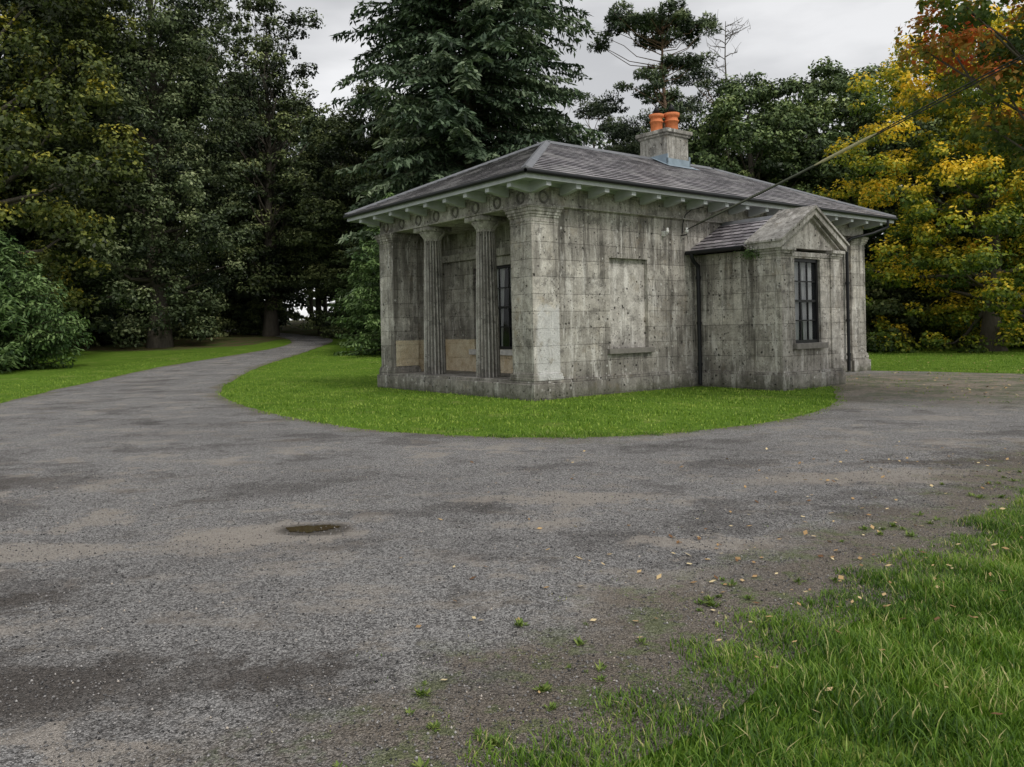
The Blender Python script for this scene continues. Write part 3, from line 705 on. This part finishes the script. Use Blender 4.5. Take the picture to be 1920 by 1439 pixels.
# ------------------------------------------------------------------ LODGE
lodge = bpy.data.objects.new('stone_lodge', None); link(lodge)
lodge.location = (.44, 16.87, 0); lodge.rotation_euler = (0, 0, rad(38))
tag(lodge, 'grey weathered stone gate lodge with columned portico and slate roof', 'house')
W, Lx = 6.4, 13.07

class Geo:
    def __init__(s): s.v = []; s.f = []; s.uv = []
    def face(s, pts, uvs=None):
        k = len(s.v); s.v += [tuple(p) for p in pts]; s.f.append(tuple(range(k, k+len(pts)))); s.uv.append(uvs)
    def box(s, x0, x1, y0, y1, z0, z1):
        p = [(x0, y0, z0), (x1, y0, z0), (x1, y1, z0), (x0, y1, z0), (x0, y0, z1), (x1, y0, z1), (x1, y1, z1), (x0, y1, z1)]
        k = len(s.v); s.v += p
        for f in ((0, 3, 2, 1), (4, 5, 6, 7), (0, 1, 5, 4), (1, 2, 6, 5), (2, 3, 7, 6), (3, 0, 4, 7)):
            s.f.append(tuple(k+i for i in f)); s.uv.append(None)
    def ring(s, x0, x1, y0, y1, z0, z1, e): s.box(x0-e, x1+e, y0-e, y1+e, z0, z1)
    def extr_xz(s, poly, y0, y1):
        n = len(poly); k = len(s.v)
        s.v += [(x, y0, z) for x, z in poly]+[(x, y1, z) for x, z in poly]
        s.f.append(tuple(range(k, k+n))); s.uv.append(None); s.f.append(tuple(range(k+2*n-1, k+n-1, -1))); s.uv.append(None)
        for i in range(n):
            j = (i+1) % n; s.f.append((k+j, k+i, k+n+i, k+n+j)); s.uv.append(None)
    def panel(s, axis, c, u0, u1, z0, z1, holes, out):
        P = (lambda u, z, d=0: (c-out*d, u, z)) if axis == 'x' else (lambda u, z, d=0: (u, c-out*d, z))
        U = sorted({u0, u1} | {h[0] for h in holes} | {h[1] for h in holes}); Z = sorted({z0, z1} | {h[2] for h in holes} | {h[3] for h in holes})
        for i in range(len(U)-1):
            for j in range(len(Z)-1):
                mu, mz = (U[i]+U[i+1])/2, (Z[j]+Z[j+1])/2
                if any(h[0] < mu < h[1] and h[2] < mz < h[3] for h in holes): continue
                s.face([P(U[i], Z[j]), P(U[i+1], Z[j]), P(U[i+1], Z[j+1]), P(U[i], Z[j+1])])
        for ua, ub, za, zb, d, back in holes:
            s.face([P(ua, za), P(ua, zb), P(ua, zb, d), P(ua, za, d)]); s.face([P(ub, za), P(ub, zb), P(ub, zb, d), P(ub, za, d)])
            s.face([P(ua, za), P(ub, za), P(ub, za, d), P(ua, za, d)]); s.face([P(ua, zb), P(ub, zb), P(ub, zb, d), P(ua, zb, d)])
            if back: s.face([P(ua, za, d), P(ub, za, d), P(ub, zb, d), P(ua, zb, d)])
    def make(s, name, mat, parent=None, bevel=0, smooth=False):
        me = bpy.data.meshes.new(name); me.from_pydata(s.v, [], s.f); me.update()
        uvl = me.uv_layers.new(name='UVMap')
        for p, cu in zip(me.polygons, s.uv):
            nx_, ny_, nz_ = (abs(c) for c in p.normal)
            for li, k in enumerate(p.loop_indices):
                if cu: uvl.data[k].uv = cu[li]; continue
                x, y, z = me.vertices[me.loops[k].vertex_index].co
                uvl.data[k].uv = (y+.31, z-.03) if nx_ > max(ny_, nz_) else ((x+.1, z-.03) if ny_ > nz_ else (x, y))
        me.materials.append(mat)
        if smooth:
            for p in me.polygons: p.use_smooth = True
        o = obj(name, me, parent or lodge)
        if bevel:
            b = o.modifiers.new('bevel', 'BEVEL'); b.width = bevel; b.segments = 2; b.limit_method = 'ANGLE'
        return o

# walls
g = Geo()
g.panel('y', .06, 1.6, 12.9, .40, 4.04, [(2.27, 3.50, 1.00, 3.03, .10, False)], -1)
g.box(.722, 1.6, .06, .66, .40, 4.04)
g.box(.722, 1.6, 5.74, 6.34, .40, 4.04)
g.panel('x', 13.01, .06, 6.34, .40, 4.04, [], 1)
g.panel('y', 6.34, 1.6, 13.01, .40, 4.04, [], 1)
g.make('wall', M_STONE)
g = Geo(); g.panel('y', .158, 2.24, 3.53, .97, 3.06, [], -1)
o_ = g.make('blind_window_panel', M_PANEL); o_["label"] = 'paler blocked-up window recess'
g = Geo(); g.box(2.17, 3.62, -.03, .158, .88, 1.00); g.make('sill', M_SILLD, bevel=.01)
g = Geo(); g.box(2.12, 2.268, .050, .075, 1.002, 3.15); g.box(3.502, 3.65, .050, .075, 1.002, 3.15); g.box(2.268, 3.502, .050, .075, 3.032, 3.15); g.make('window_surround', M_STONE)
# portico rear wall
g = Geo(); g.panel('x', 1.6, .66, 5.74, .40, 4.04, [(2.05, 4.35, .98, 3.07, .22, False)], -1)
g.panel('y', 5.735, .722, 1.6, .40, 4.04, [], -1)
g.panel('y', .665, .722, 1.6, .40, 4.04, [], 1)
g.box(1.50, 1.598, .66, 5.735, 3.30, 3.48)
g.make('portico_wall', M_INNER)
g = Geo(); g.box(.04, .715, 5.664, 5.679, .57, 1.25); g.make('plaster_patch', M_INNER)
# plinth / stylobate
g = Geo()
g.box(-.09, .80, -.09, 6.49, 0, .34); g.box(-.05, .76, -.05, 6.45, .34, .40)
g.box(.80, 12.2, -.01, 6.41, 0, .33); g.box(.76, 12.2, .02, 6.38, .33, .40)
g.box(12.2, 13.16, -.09, 6.49, 0, .34); g.box(12.2, 13.12, -.05, 6.45, .34, .40)
g.make('plinth', M_PLINTH, bevel=.012)
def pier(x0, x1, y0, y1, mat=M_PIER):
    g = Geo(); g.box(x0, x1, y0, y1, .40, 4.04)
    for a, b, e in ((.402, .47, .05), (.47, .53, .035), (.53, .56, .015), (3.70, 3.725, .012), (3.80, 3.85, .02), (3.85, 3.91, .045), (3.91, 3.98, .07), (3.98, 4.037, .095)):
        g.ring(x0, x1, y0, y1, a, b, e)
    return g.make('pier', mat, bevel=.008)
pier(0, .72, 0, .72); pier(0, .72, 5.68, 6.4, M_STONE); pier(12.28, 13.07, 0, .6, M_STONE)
# entablature
g = Geo(); g.box(.02, 13.05, .02, 6.38, 4.04, 4.38); g.box(-.02, 13.09, -.02, 6.42, 4.38, 4.44); g.box(-.012, 13.08, -.012, 6.41, 4.041, 4.075)
g.make('entablature', M_TRIM, bevel=.006)
def wreath(axis, u):
    V = []; F = []; n, k = 32, 6
    for i in range(n):
        a = 2*math.pi*i/n; rr = .026+.010*math.sin(a*16)
        for j in range(k):
            b = 2*math.pi*j/k; R = .112+rr*math.cos(b); d = rr*math.sin(b)
            V.append((.02-d*1.4, u+R*math.cos(a), 4.222+R*math.sin(a)) if axis == 'x' else (u+R*math.cos(a), .02-d*1.4, 4.222+R*math.sin(a)))
            F.append((i*k+j, i*k+(j+1) % k, ((i+1) % n)*k+(j+1) % k, ((i+1) % n)*k+j))
    obj('wreath', mesh_np('wreath', V, F, M_WREATH, smooth=True), lodge)
for i in range(8): wreath('x', .36+i*.811)
wreath('y', .36)
# columns
def column(y):
    e = bpy.data.objects.new('column', None); link(e); e.parent = lodge; e.location = (.36, y, 0)
    n = 18; k = 8; m_ = n*k; V = []; F = []; T = []
    zs = np.concatenate([np.linspace(.402, 3.66, 14), [3.70]])
    for z in zs:
        t = (z-.4)/3.3; R = .280-.062*t**1.35
        for i in range(m_):
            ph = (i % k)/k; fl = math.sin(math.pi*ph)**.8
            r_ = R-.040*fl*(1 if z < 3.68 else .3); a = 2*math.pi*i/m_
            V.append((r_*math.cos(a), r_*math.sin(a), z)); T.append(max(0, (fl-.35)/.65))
    for j in range(len(zs)-1):
        for i in range(m_): F.append((j*m_+i, j*m_+(i+1) % m_, (j+1)*m_+(i+1) % m_, (j+1)*m_+i))
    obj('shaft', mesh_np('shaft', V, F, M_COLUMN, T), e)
    P = [(.212, 3.70), (.222, 3.715), (.212, 3.73), (.222, 3.745), (.25, 3.80), (.30, 3.86), (.325, 3.90), (.32, 3.925), (.2, 3.927)]
    V = []; F = []; q_ = 40
    for r_, z in P:
        for i in range(q_): V.append((r_*math.cos(2*math.pi*i/q_), r_*math.sin(2*math.pi*i/q_), z))
    for j in range(len(P)-1):
        for i in range(q_): F.append((j*q_+i, j*q_+(i+1) % q_, (j+1)*q_+(i+1) % q_, (j+1)*q_+i))
    b = len(V); s_ = .345
    V += [(-s_, -s_, 3.926), (s_, -s_, 3.926), (s_, s_, 3.926), (-s_, s_, 3.926), (-s_, -s_, 4.038), (s_, -s_, 4.038), (s_, s_, 4.038), (-s_, s_, 4.038)]
    for f in ((0, 3, 2, 1), (4, 5, 6, 7), (0, 1, 5, 4), (1, 2, 6, 5), (2, 3, 7, 6), (3, 0, 4, 7)): F.append(tuple(b+i for i in f))
    obj('capital', mesh_np('capital', V, F, M_TRIM), e)
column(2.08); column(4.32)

# windows
def window(axis, c, u0, u1, z0, z1, cols, rows, mull=(), sill=None, sillmat=None):
    e = bpy.data.objects.new('window', None); link(e); e.parent = lodge
    B = (lambda g, a, b, d0, d1, za, zb: g.box(c+d0, c+d1, a, b, za, zb)) if axis == 'x' else (lambda g, a, b, d0, d1, za, zb: g.box(a, b, c+d0, c+d1, za, zb))
    g = Geo(); fr = .07
    B(g, u0, u0+fr, -.05, .06, z0, z1); B(g, u1-fr, u1, -.05, .06, z0, z1); B(g, u0+fr, u1-fr, -.05, .06, z1-fr, z1); B(g, u0+fr, u1-fr, -.05, .06, z0, z0+fr)
    zm = (z0+z1)/2; secs = [u0+fr]+[x for mm in mull for x in (mm-.05, mm+.05)]+[u1-fr]
    for mm in mull: B(g, mm-.05, mm+.05, -.05, .06, z0+fr, z1-fr)
    for si in range(0, len(secs), 2):
        a, b = secs[si], secs[si+1]; cc = cols if b-a > .6 else 1
        B(g, a, b, -.03, .04, zm-.028, zm+.028)
        for i in range(1, cc): x_ = a+(b-a)*i/cc; B(g, x_-.015, x_+.015, -.02, .02, z0+fr, zm-.028); B(g, x_-.015, x_+.015, -.01, .03, zm+.028, z1-fr)
        for i in range(1, rows):
            if i == rows//2: continue
            z_ = z0+fr+(z1-z0-2*fr)*i/rows; B(g, a, b, -.018, .018, z_-.015, z_+.015)
    g.make('frame', M_FRAME, e)
    g = Geo(); B(g, u0+.03, u1-.03, .000, .006, z0+.03, z1-.03); g.make('glass', M_GLASS, e)
    V = []; F = []; n = 120
    for side in (0, 1):
        a, b = (u0+.06, u0+(u1-u0)*.47) if side == 0 else (u0+(u1-u0)*.53, u1-.06)
        for i in range(n):
            u = a+(b-a)*i/(n-1); d = .085+.018*math.sin(i*.55)+.007*math.sin(i*1.7)
            for z in (z0+.05, z1-.05):
                uu = u if z > zm else (a+(u-a)*.85 if side == 0 else b-(b-u)*.85)
                V.append((c+d, uu, z) if axis == 'x' else (uu, c+d, z))
        base = side*2*n
        for i in range(n-1): F.append((base+2*i, base+2*i+2, base+2*i+3, base+2*i+1))
    obj('curtain', mesh_np('curtain', V, F, M_CURTAIN, smooth=True), e)
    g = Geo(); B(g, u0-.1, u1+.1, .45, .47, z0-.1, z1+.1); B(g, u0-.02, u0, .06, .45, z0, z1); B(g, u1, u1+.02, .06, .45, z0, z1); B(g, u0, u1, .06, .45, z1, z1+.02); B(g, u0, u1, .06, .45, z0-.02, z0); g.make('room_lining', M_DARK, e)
    if sill:
        g = Geo(); a, b, d0, d1, za, zb = sill; B(g, a, b, d0, d1, za, zb); g.make('sill', sillmat, e, bevel=.01)
    return e
window('x', 1.72, 2.052, 4.348, .982, 3.068, 3, 4, mull=(2.55, 3.85), sill=(1.92, 4.48, -.22, -.055, .84, .978), sillmat=M_SILL)

# roof structure
eo_ = .60; x0, x1, y0, y1 = -eo_, Lx+eo_, -eo_, W+eo_
g = Geo(); g.box(x0, x1, y0, y1, 4.50, 4.53); g.box(x0-.012, x0+.02, y0-.012, y1+.012, 4.44, 4.545); g.box(x1-.02, x1+.012, y0-.012, y1+.012, 4.44, 4.545)
g.box(x0+.02, x1-.02, y0-.012, y0+.02, 4.44, 4.545); g.box(x0+.02, x1-.02, y1-.02, y1+.012, 4.44, 4.545)
g.box(-.08, Lx+.08, -.08, W+.08, 4.442, 4.50)
g.make('eaves', M_PAINT)
def bracket(x, y, d):
    w = .065; prof = [(0.0, 4.28), (.16, 4.29), (.42, 4.34), (.53, 4.35), (.53, 4.498), (0, 4.498)]
    V = []; dx, dy = d; sx, sy = -dy, dx
    for s_ in (-w, w):
        for p, z in prof: V.append((x+dx*p+sx*s_, y+dy*p+sy*s_, z))
    n = len(prof); F = [tuple(range(n-1, -1, -1)), tuple(range(n, 2*n))]+[(i, (i+1) % n, n+(i+1) % n, n+i) for i in range(n)]
    me = bpy.data.meshes.new('bracket'); me.from_pydata(V, [], F); me.update(); me.materials.append(M_PAINT); obj('bracket', me, lodge)
for i in range(7):
    y_ = .36+(i+.5)*.811; bracket(-.022, y_, (-1, 0)); bracket(Lx+.022, y_, (1, 0))
bracket(-.022, .02, (-1, 0)); bracket(-.022, W-.02, (-1, 0))
for i in range(17):
    x_ = .02+i*(Lx-.04)/16; bracket(x_, -.022, (0, -1)); bracket(x_, W+.022, (0, 1))
def halfround(P0, P1, r=.055):
    P0 = np.array(P0, float); P1 = np.array(P1, float); return tube([P0, P1], [r, r], 8)
mg = Merge(); e2 = eo_+.065
c4 = [(-e2, -e2), (Lx+e2, -e2), (Lx+e2, W+e2), (-e2, W+e2)]
for i in range(4):
    a, b = c4[i], c4[(i+1) % 4]; mg.add(*halfround((*a, 4.565), (*b, 4.565), .045))
V, F = mg.get(); obj('gutter', mesh_np('gutter', V, F, M_GUTTER, smooth=True), lodge)

def slope(g, a, b, c, d, n, rowh, lift=.022):
    a, b, c, d = (np.array(p, float) for p in (a, b, c, d)); ud = (b-a)/np.linalg.norm(b-a)
    nrm = np.cross(b-a, d-a); nrm /= np.linalg.norm(nrm)
    if nrm[2] < 0: nrm = -nrm
    for i in range(n):
        t0, t1 = i/n, (i+1)/n; p = a+(d-a)*t0; q = b+(c-b)*t0; r_ = b+(c-b)*t1; s_ = a+(d-a)*t1
        pl, ql = p+nrm*lift, q+nrm*lift; U = lambda w: float(np.dot(w-a, ud))
        f = [pl, ql, r_+nrm*.003, s_+nrm*.003]; v0, v1 = i*rowh+.002, (i+1)*rowh-.002
        g.face(f, [(U(p), v0), (U(q), v0), (U(r_), v1), (U(s_), v1)])
        g.face([p, q, ql, pl], [(U(p), v0), (U(q), v0), (U(q), v0+.004), (U(p), v0+.004)])
ez = 4.60; rz = 6.31; em = .66; ex0, ex1, ey0, ey1 = -em, Lx+em, -em, W+em; hw = (ey1-ey0)/2
R1 = (ex0+hw, W/2, rz); R2 = (ex1-hw, W/2, rz)
E = [(ex0, ey0, ez), (ex1, ey0, ez), (ex1, ey1, ez), (ex0, ey1, ez)]
g = Geo()
slope(g, E[0], E[1], R2, R1, 20, .209); slope(g, E[3], E[0], R1, R1, 20, .209); slope(g, E[2], E[3], R1, R2, 20, .209); slope(g, E[1], E[2], R2, R2, 20, .209)
g.face([E[3], E[2], E[1], E[0]])
roof = g.make('roof', M_SLATE)
g = Geo()
def hip(P, Q, u, v, w=.16, l=.035):
    P, Q, u, v = (np.array(t, float) for t in (P, Q, u, v)); up = np.array([0, 0, 1.0])
    a, b, c, d = P+up*(l+.03), Q+up*(l+.03), Q+u*w+up*(l-.004), P+u*w+up*(l-.004)
    e, f = Q+v*w+up*(l-.004), P+v*w+up*(l-.004)
    g.face([a, b, c, d]); g.face([b, a, f, e]); g.face([d, c, c-up*.03, d-up*.03]); g.face([f, e, e-up*.03, f-up*.03]); g.face([a, d, P, f])
hip(E[0], R1, (1, 0, 0), (0, 1, 0)); hip(E[1], R2, (-1, 0, 0), (0, 1, 0)); hip(E[2], R2, (-1, 0, 0), (0, -1, 0)); hip(E[3], R1, (1, 0, 0), (0, -1, 0))
sl = (rz-ez)/hw
hip(R1, R2, (0, -1, -sl), (0, 1, -sl))
g.make('ridge_capping', M_LEAD, roof)
# chimney
cxm, cym = R1[0]+4.55, W/2
ch = bpy.data.objects.new('chimney', None); link(ch); ch.parent = lodge
g = Geo(); g.box(cxm-.46, cxm+.46, cym-.52, cym+.52, 5.9, 7.02); g.make('stack', M_CONC, ch, bevel=.01)
g = Geo(); g.box(cxm-.56, cxm+.56, cym-.62, cym+.62, 7.021, 7.13); g.box(cxm-.51, cxm+.51, cym-.57, cym+.57, 6.95, 7.021); g.box(cxm-.40, cxm+.40, cym-.46, cym+.46, 7.13, 7.17); g.make('cap', M_CONC, ch, bevel=.015)
g = Geo(); g.extr_xz([(cxm-.50, 6.02), (cxm+.50, 6.02), (cxm+.50, 6.28), (cxm-.50, 6.28)], cym-.56, cym-.521)
for sx in (-.50, .461):
    g.box(cxm+sx, cxm+sx+.04, cym-.56, cym+.56, 6.0, 6.40)
a = [(cxm-.66, cym-.80), (cxm+.66, cym-.80), (cxm+.66, cym-.56), (cxm-.66, cym-.56)]
rzf = lambda y: rz-sl*abs(y-cym)+.035
g.face([(x, y, rzf(y)) for x, y in a])
for sgn in (-1, 1):
    g.face([(cxm+sgn*.5, cym-.6, rzf(cym-.6)), (cxm+sgn*.66, cym-.6, rzf(cym-.6)), (cxm+sgn*.66, cym, rzf(cym)+.03), (cxm+sgn*.5, cym, rzf(cym)+.03)])
g.make('flashing', M_BLUELEAD, ch)
def lathe(P, q_=28):
    V = []; F = []
    for r_, z in P:
        for i in range(q_): V.append((r_*math.cos(2*math.pi*i/q_), r_*math.sin(2*math.pi*i/q_), z))
    for j in range(len(P)-1):
        for i in range(q_): F.append((j*q_+i, j*q_+(i+1) % q_, (j+1)*q_+(i+1) % q_, (j+1)*q_+i))
    return V, F
for dx, dy, sc in ((-.17, .12, .93), (.22, -.12, 1.0)):
    V, F = lathe([(.185, 0), (.185, .30), (.215, .31), (.215, .345), (.185, .355), (.18, .45), (.225, .47), (.235, .50), (.235, .56), (.16, .57), (.15, .3)])
    obj('chimney_pot', mesh_np('chimney_pot', V, F, M_TERRA), ch, (cxm+dx, cym+dy, 7.165), scale=sc)
    V, F = lathe([(.10, .56), (.10, .62), (.13, .62), (.04, .80), (.015, .86)], 12)
    obj('cowl', mesh_np('cowl', V, F, M_GUTTER), ch, (cxm+dx, cym+dy, 7.165), scale=sc)

# ------------------------------------------------------------------ porch
px0, px1, pf = 5.2, 7.42, -2.38; pm_ = (px0+px1)/2
porch = bpy.data.objects.new('porch', None); link(porch); porch.parent = lodge
g = Geo()
g.panel('x', px0, -1.72, .058, .40, 3.18, [], -1); g.panel('x', px1, -1.72, .058, .40, 3.18, [], 1)
wx0, wx1 = 5.68, 6.72
g.panel('y', pf, px0-.08, px1+.08, .40, 3.00, [(wx0, wx1, 1.03, 2.96, .16, False)], -1)
g.panel('x', px0-.08, pf, -1.72, .40, 3.00, [], -1); g.panel('x', px1+.08, pf, -1.72, .40, 3.00, [], 1); g.panel('y', -1.72, px0-.08, px1+.08, .40, 3.0, [], 1)
g.box(px0-.08, px0+.30, pf-.035, pf-.001, .40, 3.0); g.box(px1-.30, px1+.08, pf-.035, pf-.001, .40, 3.0)
g.make('wall', M_STONE, porch)
g = Geo(); g.box(px0-.06, px1+.06, -1.66, .0, 0, .33); g.box(px0-.03, px1+.03, -1.68, .0, .33, .40); g.box(px0-.15, px1+.15, pf-.10, -1.66, 0, .34); g.box(px0-.11, px1+.11, pf-.07, -1.68, .34, .402); g.make('plinth', M_PLINTH, porch, bevel=.012)
g = Geo()
for a, b, e in ((3.001, 3.05, .02), (3.05, 3.11, .06), (3.11, 3.18, .10)):
    g.box(px0-.08-e, px0+.33+e*.3, pf-.035-e, -1.72+.02, a, b); g.box(px1-.33-e*.3, px1+.08+e, pf-.035-e, -1.72+.02, a, b)
g.box(px0+.335, px1-.335, pf-.02, -1.72, 3.001, 3.10)
hx = (px1-px0)/2+.24; sl2 = .60; az = 3.18+hx*sl2
g.extr_xz([(pm_-hx+.1, 3.181), (pm_+hx-.1, 3.181), (pm_, az-.08)], pf-.005, -1.72)
for sg in (-1, 1):
    po = [(pm_+sg*hx, 3.16), (pm_+sg*hx, 3.30), (pm_, az+.12), (pm_, az-.02)]
    g.extr_xz(po if sg < 0 else po[::-1], pf-.15, -1.64)
    po = [(pm_+sg*(hx+.04), 3.30), (pm_+sg*(hx+.04), 3.345), (pm_, az+.185), (pm_, az+.12)]
    g.extr_xz(po if sg < 0 else po[::-1], pf-.19, -1.60)
    po = [(pm_+sg*(hx-.16), 3.182), (pm_+sg*(hx-.22), 3.20), (pm_, az-.10), (pm_, az-.03)]
    g.extr_xz(po if sg < 0 else po[::-1], pf-.08, pf-.004)
g.make('pediment', M_TRIM, porch)
g = Geo(); zr = az+.02; zl = 3.24; hx2 = hx+.06
slope(g, (pm_-hx2, .05, zl), (pm_-hx2, -1.62, zl), (pm_, -1.62, zr), (pm_, .05, zr), 8, .209)
slope(g, (pm_+hx2, -1.62, zl), (pm_+hx2, .05, zl), (pm_, .05, zr), (pm_, -1.62, zr), 8, .209)
g.face([(pm_-hx2, .05, zl-.01), (pm_-hx2, -1.62, zl-.01), (pm_+hx2, -1.62, zl-.01), (pm_+hx2, .05, zl-.01)])
g.make('roof', M_SLATE, porch)
g = Geo(); hip((pm_, .04, zr), (pm_, -1.6, zr), (-1, 0, -.6), (1, 0, -.6), .10)
g.make('ridge_capping', M_LEAD, porch)
mg = Merge(); mg.add(*tube([(pm_-hx2-.04, .03, zl-.01), (pm_-hx2-.04, -1.6, zl-.01)], [.05, .05], 8)); V, F = mg.get(); obj('gutter', mesh_np('gutter', V, F, M_GUTTER, smooth=True), porch)
window('y', pf+.11, wx0+.002, wx1-.002, 1.032, 2.958, 3, 4, sill=(wx0-.10, wx1+.12, -.22, -.055, .90, 1.028), sillmat=M_SILLD)

# downpipes
def pipe(P, r=.048):
    P = np.array(P, float); mg = Merge(); mg.add(*tube(P, [r]*len(P), 10))
    for z in (2.6, 1.5, .5):
        x, y = P[-1][:2]; mg.add(*tube([(x, y, z), (x, y, z+.07)], [r*1.4]*2, 10))
    V, F = mg.get(); return obj('drainpipe', mesh_np('drainpipe', V, F, M_GUTTER, smooth=True), lodge)
xl = px0-.09
pipe([(pm_-hx2-.04, -.14, 3.22), (pm_-hx2-.04, -.14, 3.12), (pm_-hx2+.05, -.12, 3.02), (xl-.0, -.12, 2.92), (xl, -.12, 2.8), (xl, -.12, .05)])
pipe([(13.3, -.62, 4.52), (13.3, -.62, 4.30), (12.9, -.35, 4.12), (12.15, -.12, 3.96), (11.98, -.05, 3.85), (11.98, -.05, 3.7), (11.98, -.05, .05)])
g = Geo(); g.box(4.02, 4.08, -.03, .058, 3.60, 3.72); g.box(4.03, 4.07, -.10, -.03, 3.63, 3.66); g.make('wall_bracket', M_WHITE, bevel=.006)
V, F = lathe([(.0, -.06), (.035, -.05), (.04, 0), (.025, .03), (.035, .06), (0, .07)], 12)
for p in ((4.05, -.10, 3.72), (4.72, -.12, 3.76)): obj('insulator', mesh_np('insulator', V, F, M_WHITE, smooth=True), lodge, p)
V, F = tube([(4.72, .06, 3.66), (4.72, -.12, 3.66), (4.72, -.12, 3.74)], [.015]*3, 6); obj('wall_bracket', mesh_np('wall_bracket', V, F, M_GUTTER), lodge)
V, F = tube([(4.75, .045, 3.7), (4.76, .03, 3.95), (4.80, -.02, 4.15), (4.95, -.08, 4.28), (5.15, -.3, 4.33)], [.014]*5, 6); obj('service_wire', mesh_np('service_wire', V, F, M_CABLE, smooth=True), lodge)

# overhead cable
A = np.array([.44+.788*4.72+.616*.12, 16.87+.616*4.72-.788*.12, 3.78]); Bp = np.array([7.56, 12.0, 5.40])
cab = bpy.data.objects.new('overhead_cable', None); link(cab); tag(cab, 'black overhead cable with a yellowed sleeve running from the lodge wall', 'cable')
def cp(t): p = A+(Bp-A)*t; p = p.copy(); p[2] -= .10*4*max(0, min(1, t/1.6))*(1-min(1, t/1.6)); return p
for off in (0, .05):
    P = [cp(t)+np.array([0, 0, off*min(1, t*3)*(.6+.4*math.sin(t*9))]) for t in np.linspace(0, 1.7, 40)]; V, F = tube(P, [.011]*40, 6); obj('wire', mesh_np('wire', V, F, M_CABLE, smooth=True), cab)
P = [cp(t)+np.array([0, 0, .02]) for t in np.linspace(.50, .68, 8)]; V, F = tube(P, [.014, .03, .034, .034, .034, .034, .03, .012], 8); obj('sleeve', mesh_np('sleeve', V, F, M_SLEEVE, smooth=True), cab)
P = [cp(t)+np.array([0, 0, .02]) for t in np.linspace(.05, .50, 12)]; V, F = tube(P, [.02]*12, 8); obj('sleeve', mesh_np('sleeve', V, F, simple('grey_green_sleeve', (.16, .17, .13), .5), smooth=True), cab)
# fern on porch
fv = []; ff_ = []; ft = []; q = np.random.RandomState(4)
for i in range(300):
    p = np.array([px0-.22+q.normal(0, .06), -1.72+q.normal(0, .12), 3.08+q.normal(0, .07)]); a = q.normal(size=3); a /= np.linalg.norm(a); b = np.cross(a, q.normal(size=3)); b /= np.linalg.norm(b); k = len(fv)
    fv += [p-a*.03, p+b*.012, p+a*.03, p-b*.012]; ff_.append((k, k+1, k+2, k+3)); ft += [q.uniform(.3, .8)]*4
fe = mesh_np('fern', fv, ff_, F_SPRL, ft); fo_ = obj('fern', fe, loc=(.44, 16.87, 0), rotz=rad(38)); tag(fo_, 'small green fern sprouting from the porch cornice', 'fern')

# ------------------------------------------------------------------ light, sky, camera
w = bpy.data.worlds.new('World'); scene.world = w; w.use_nodes = True; nt = w.node_tree; nt.nodes.clear()
out = nt.nodes.new('ShaderNodeOutputWorld')
sky = nt.nodes.new('ShaderNodeTexSky'); sky.sky_type = 'NISHITA'; sky.sun_disc = False; sky.sun_elevation = rad(48); sky.sun_rotation = rad(143)
hs = nt.nodes.new('ShaderNodeHueSaturation'); hs.inputs['Saturation'].default_value = .12; nt.links.new(sky.outputs[0], hs.inputs['Color'])
b1 = nt.nodes.new('ShaderNodeBackground'); b1.inputs[1].default_value = .06; nt.links.new(hs.outputs[0], b1.inputs[0])
tc = nt.nodes.new('ShaderNodeTexCoord'); mp = nt.nodes.new('ShaderNodeMapping'); mp.inputs['Scale'].default_value = (1, 1, 3.2); nt.links.new(tc.outputs['Generated'], mp.inputs[0])
nz = nt.nodes.new('ShaderNodeTexNoise'); nz.inputs['Scale'].default_value = 3.0; nz.inputs['Detail'].default_value = 6; nt.links.new(mp.outputs[0], nz.inputs['Vector'])
cr_ = nt.nodes.new('ShaderNodeValToRGB'); cr_.color_ramp.elements[0].position = .38; cr_.color_ramp.elements[0].color = (.42, .425, .44, 1); cr_.color_ramp.elements[1].position = .62; cr_.color_ramp.elements[1].color = (.80, .80, .81, 1)
nt.links.new(nz.outputs['Fac'], cr_.inputs[0])
b2 = nt.nodes.new('ShaderNodeBackground'); b2.inputs[1].default_value = .78; nt.links.new(cr_.outputs[0], b2.inputs[0])
ad = nt.nodes.new('ShaderNodeAddShader'); nt.links.new(b1.outputs[0], ad.inputs[0]); nt.links.new(b2.outputs[0], ad.inputs[1]); nt.links.new(ad.outputs[0], out.inputs[0])

sd = bpy.data.lights.new('sun', 'SUN'); sd.energy = 1.5; sd.angle = rad(12); sd.color = (1, .96, .9)
so = bpy.data.objects.new('sun', sd); link(so)
el = rad(48); dirv = Vector((.6*math.cos(el), -.8*math.cos(el), math.sin(el))); so.rotation_euler = dirv.to_track_quat('Z', 'Y').to_euler(); so.location = (10, -10, 20)

cam = bpy.data.cameras.new('camera'); co = bpy.data.objects.new('camera', cam); link(co)
cam.sensor_width = 36; cam.lens = 1540/1920*36; cam.shift_y = -103.5/1920; cam.clip_start = .05; cam.clip_end = 3000
co.matrix_world = Matrix.Translation((0, 0, 1.5)) @ Matrix.Rotation(rad(90), 4, 'X') @ Matrix.Rotation(-.02, 4, 'Z')
scene.camera = co
scene.view_settings.view_transform = 'Standard'; scene.view_settings.look = 'None'; scene.view_settings.exposure = 0
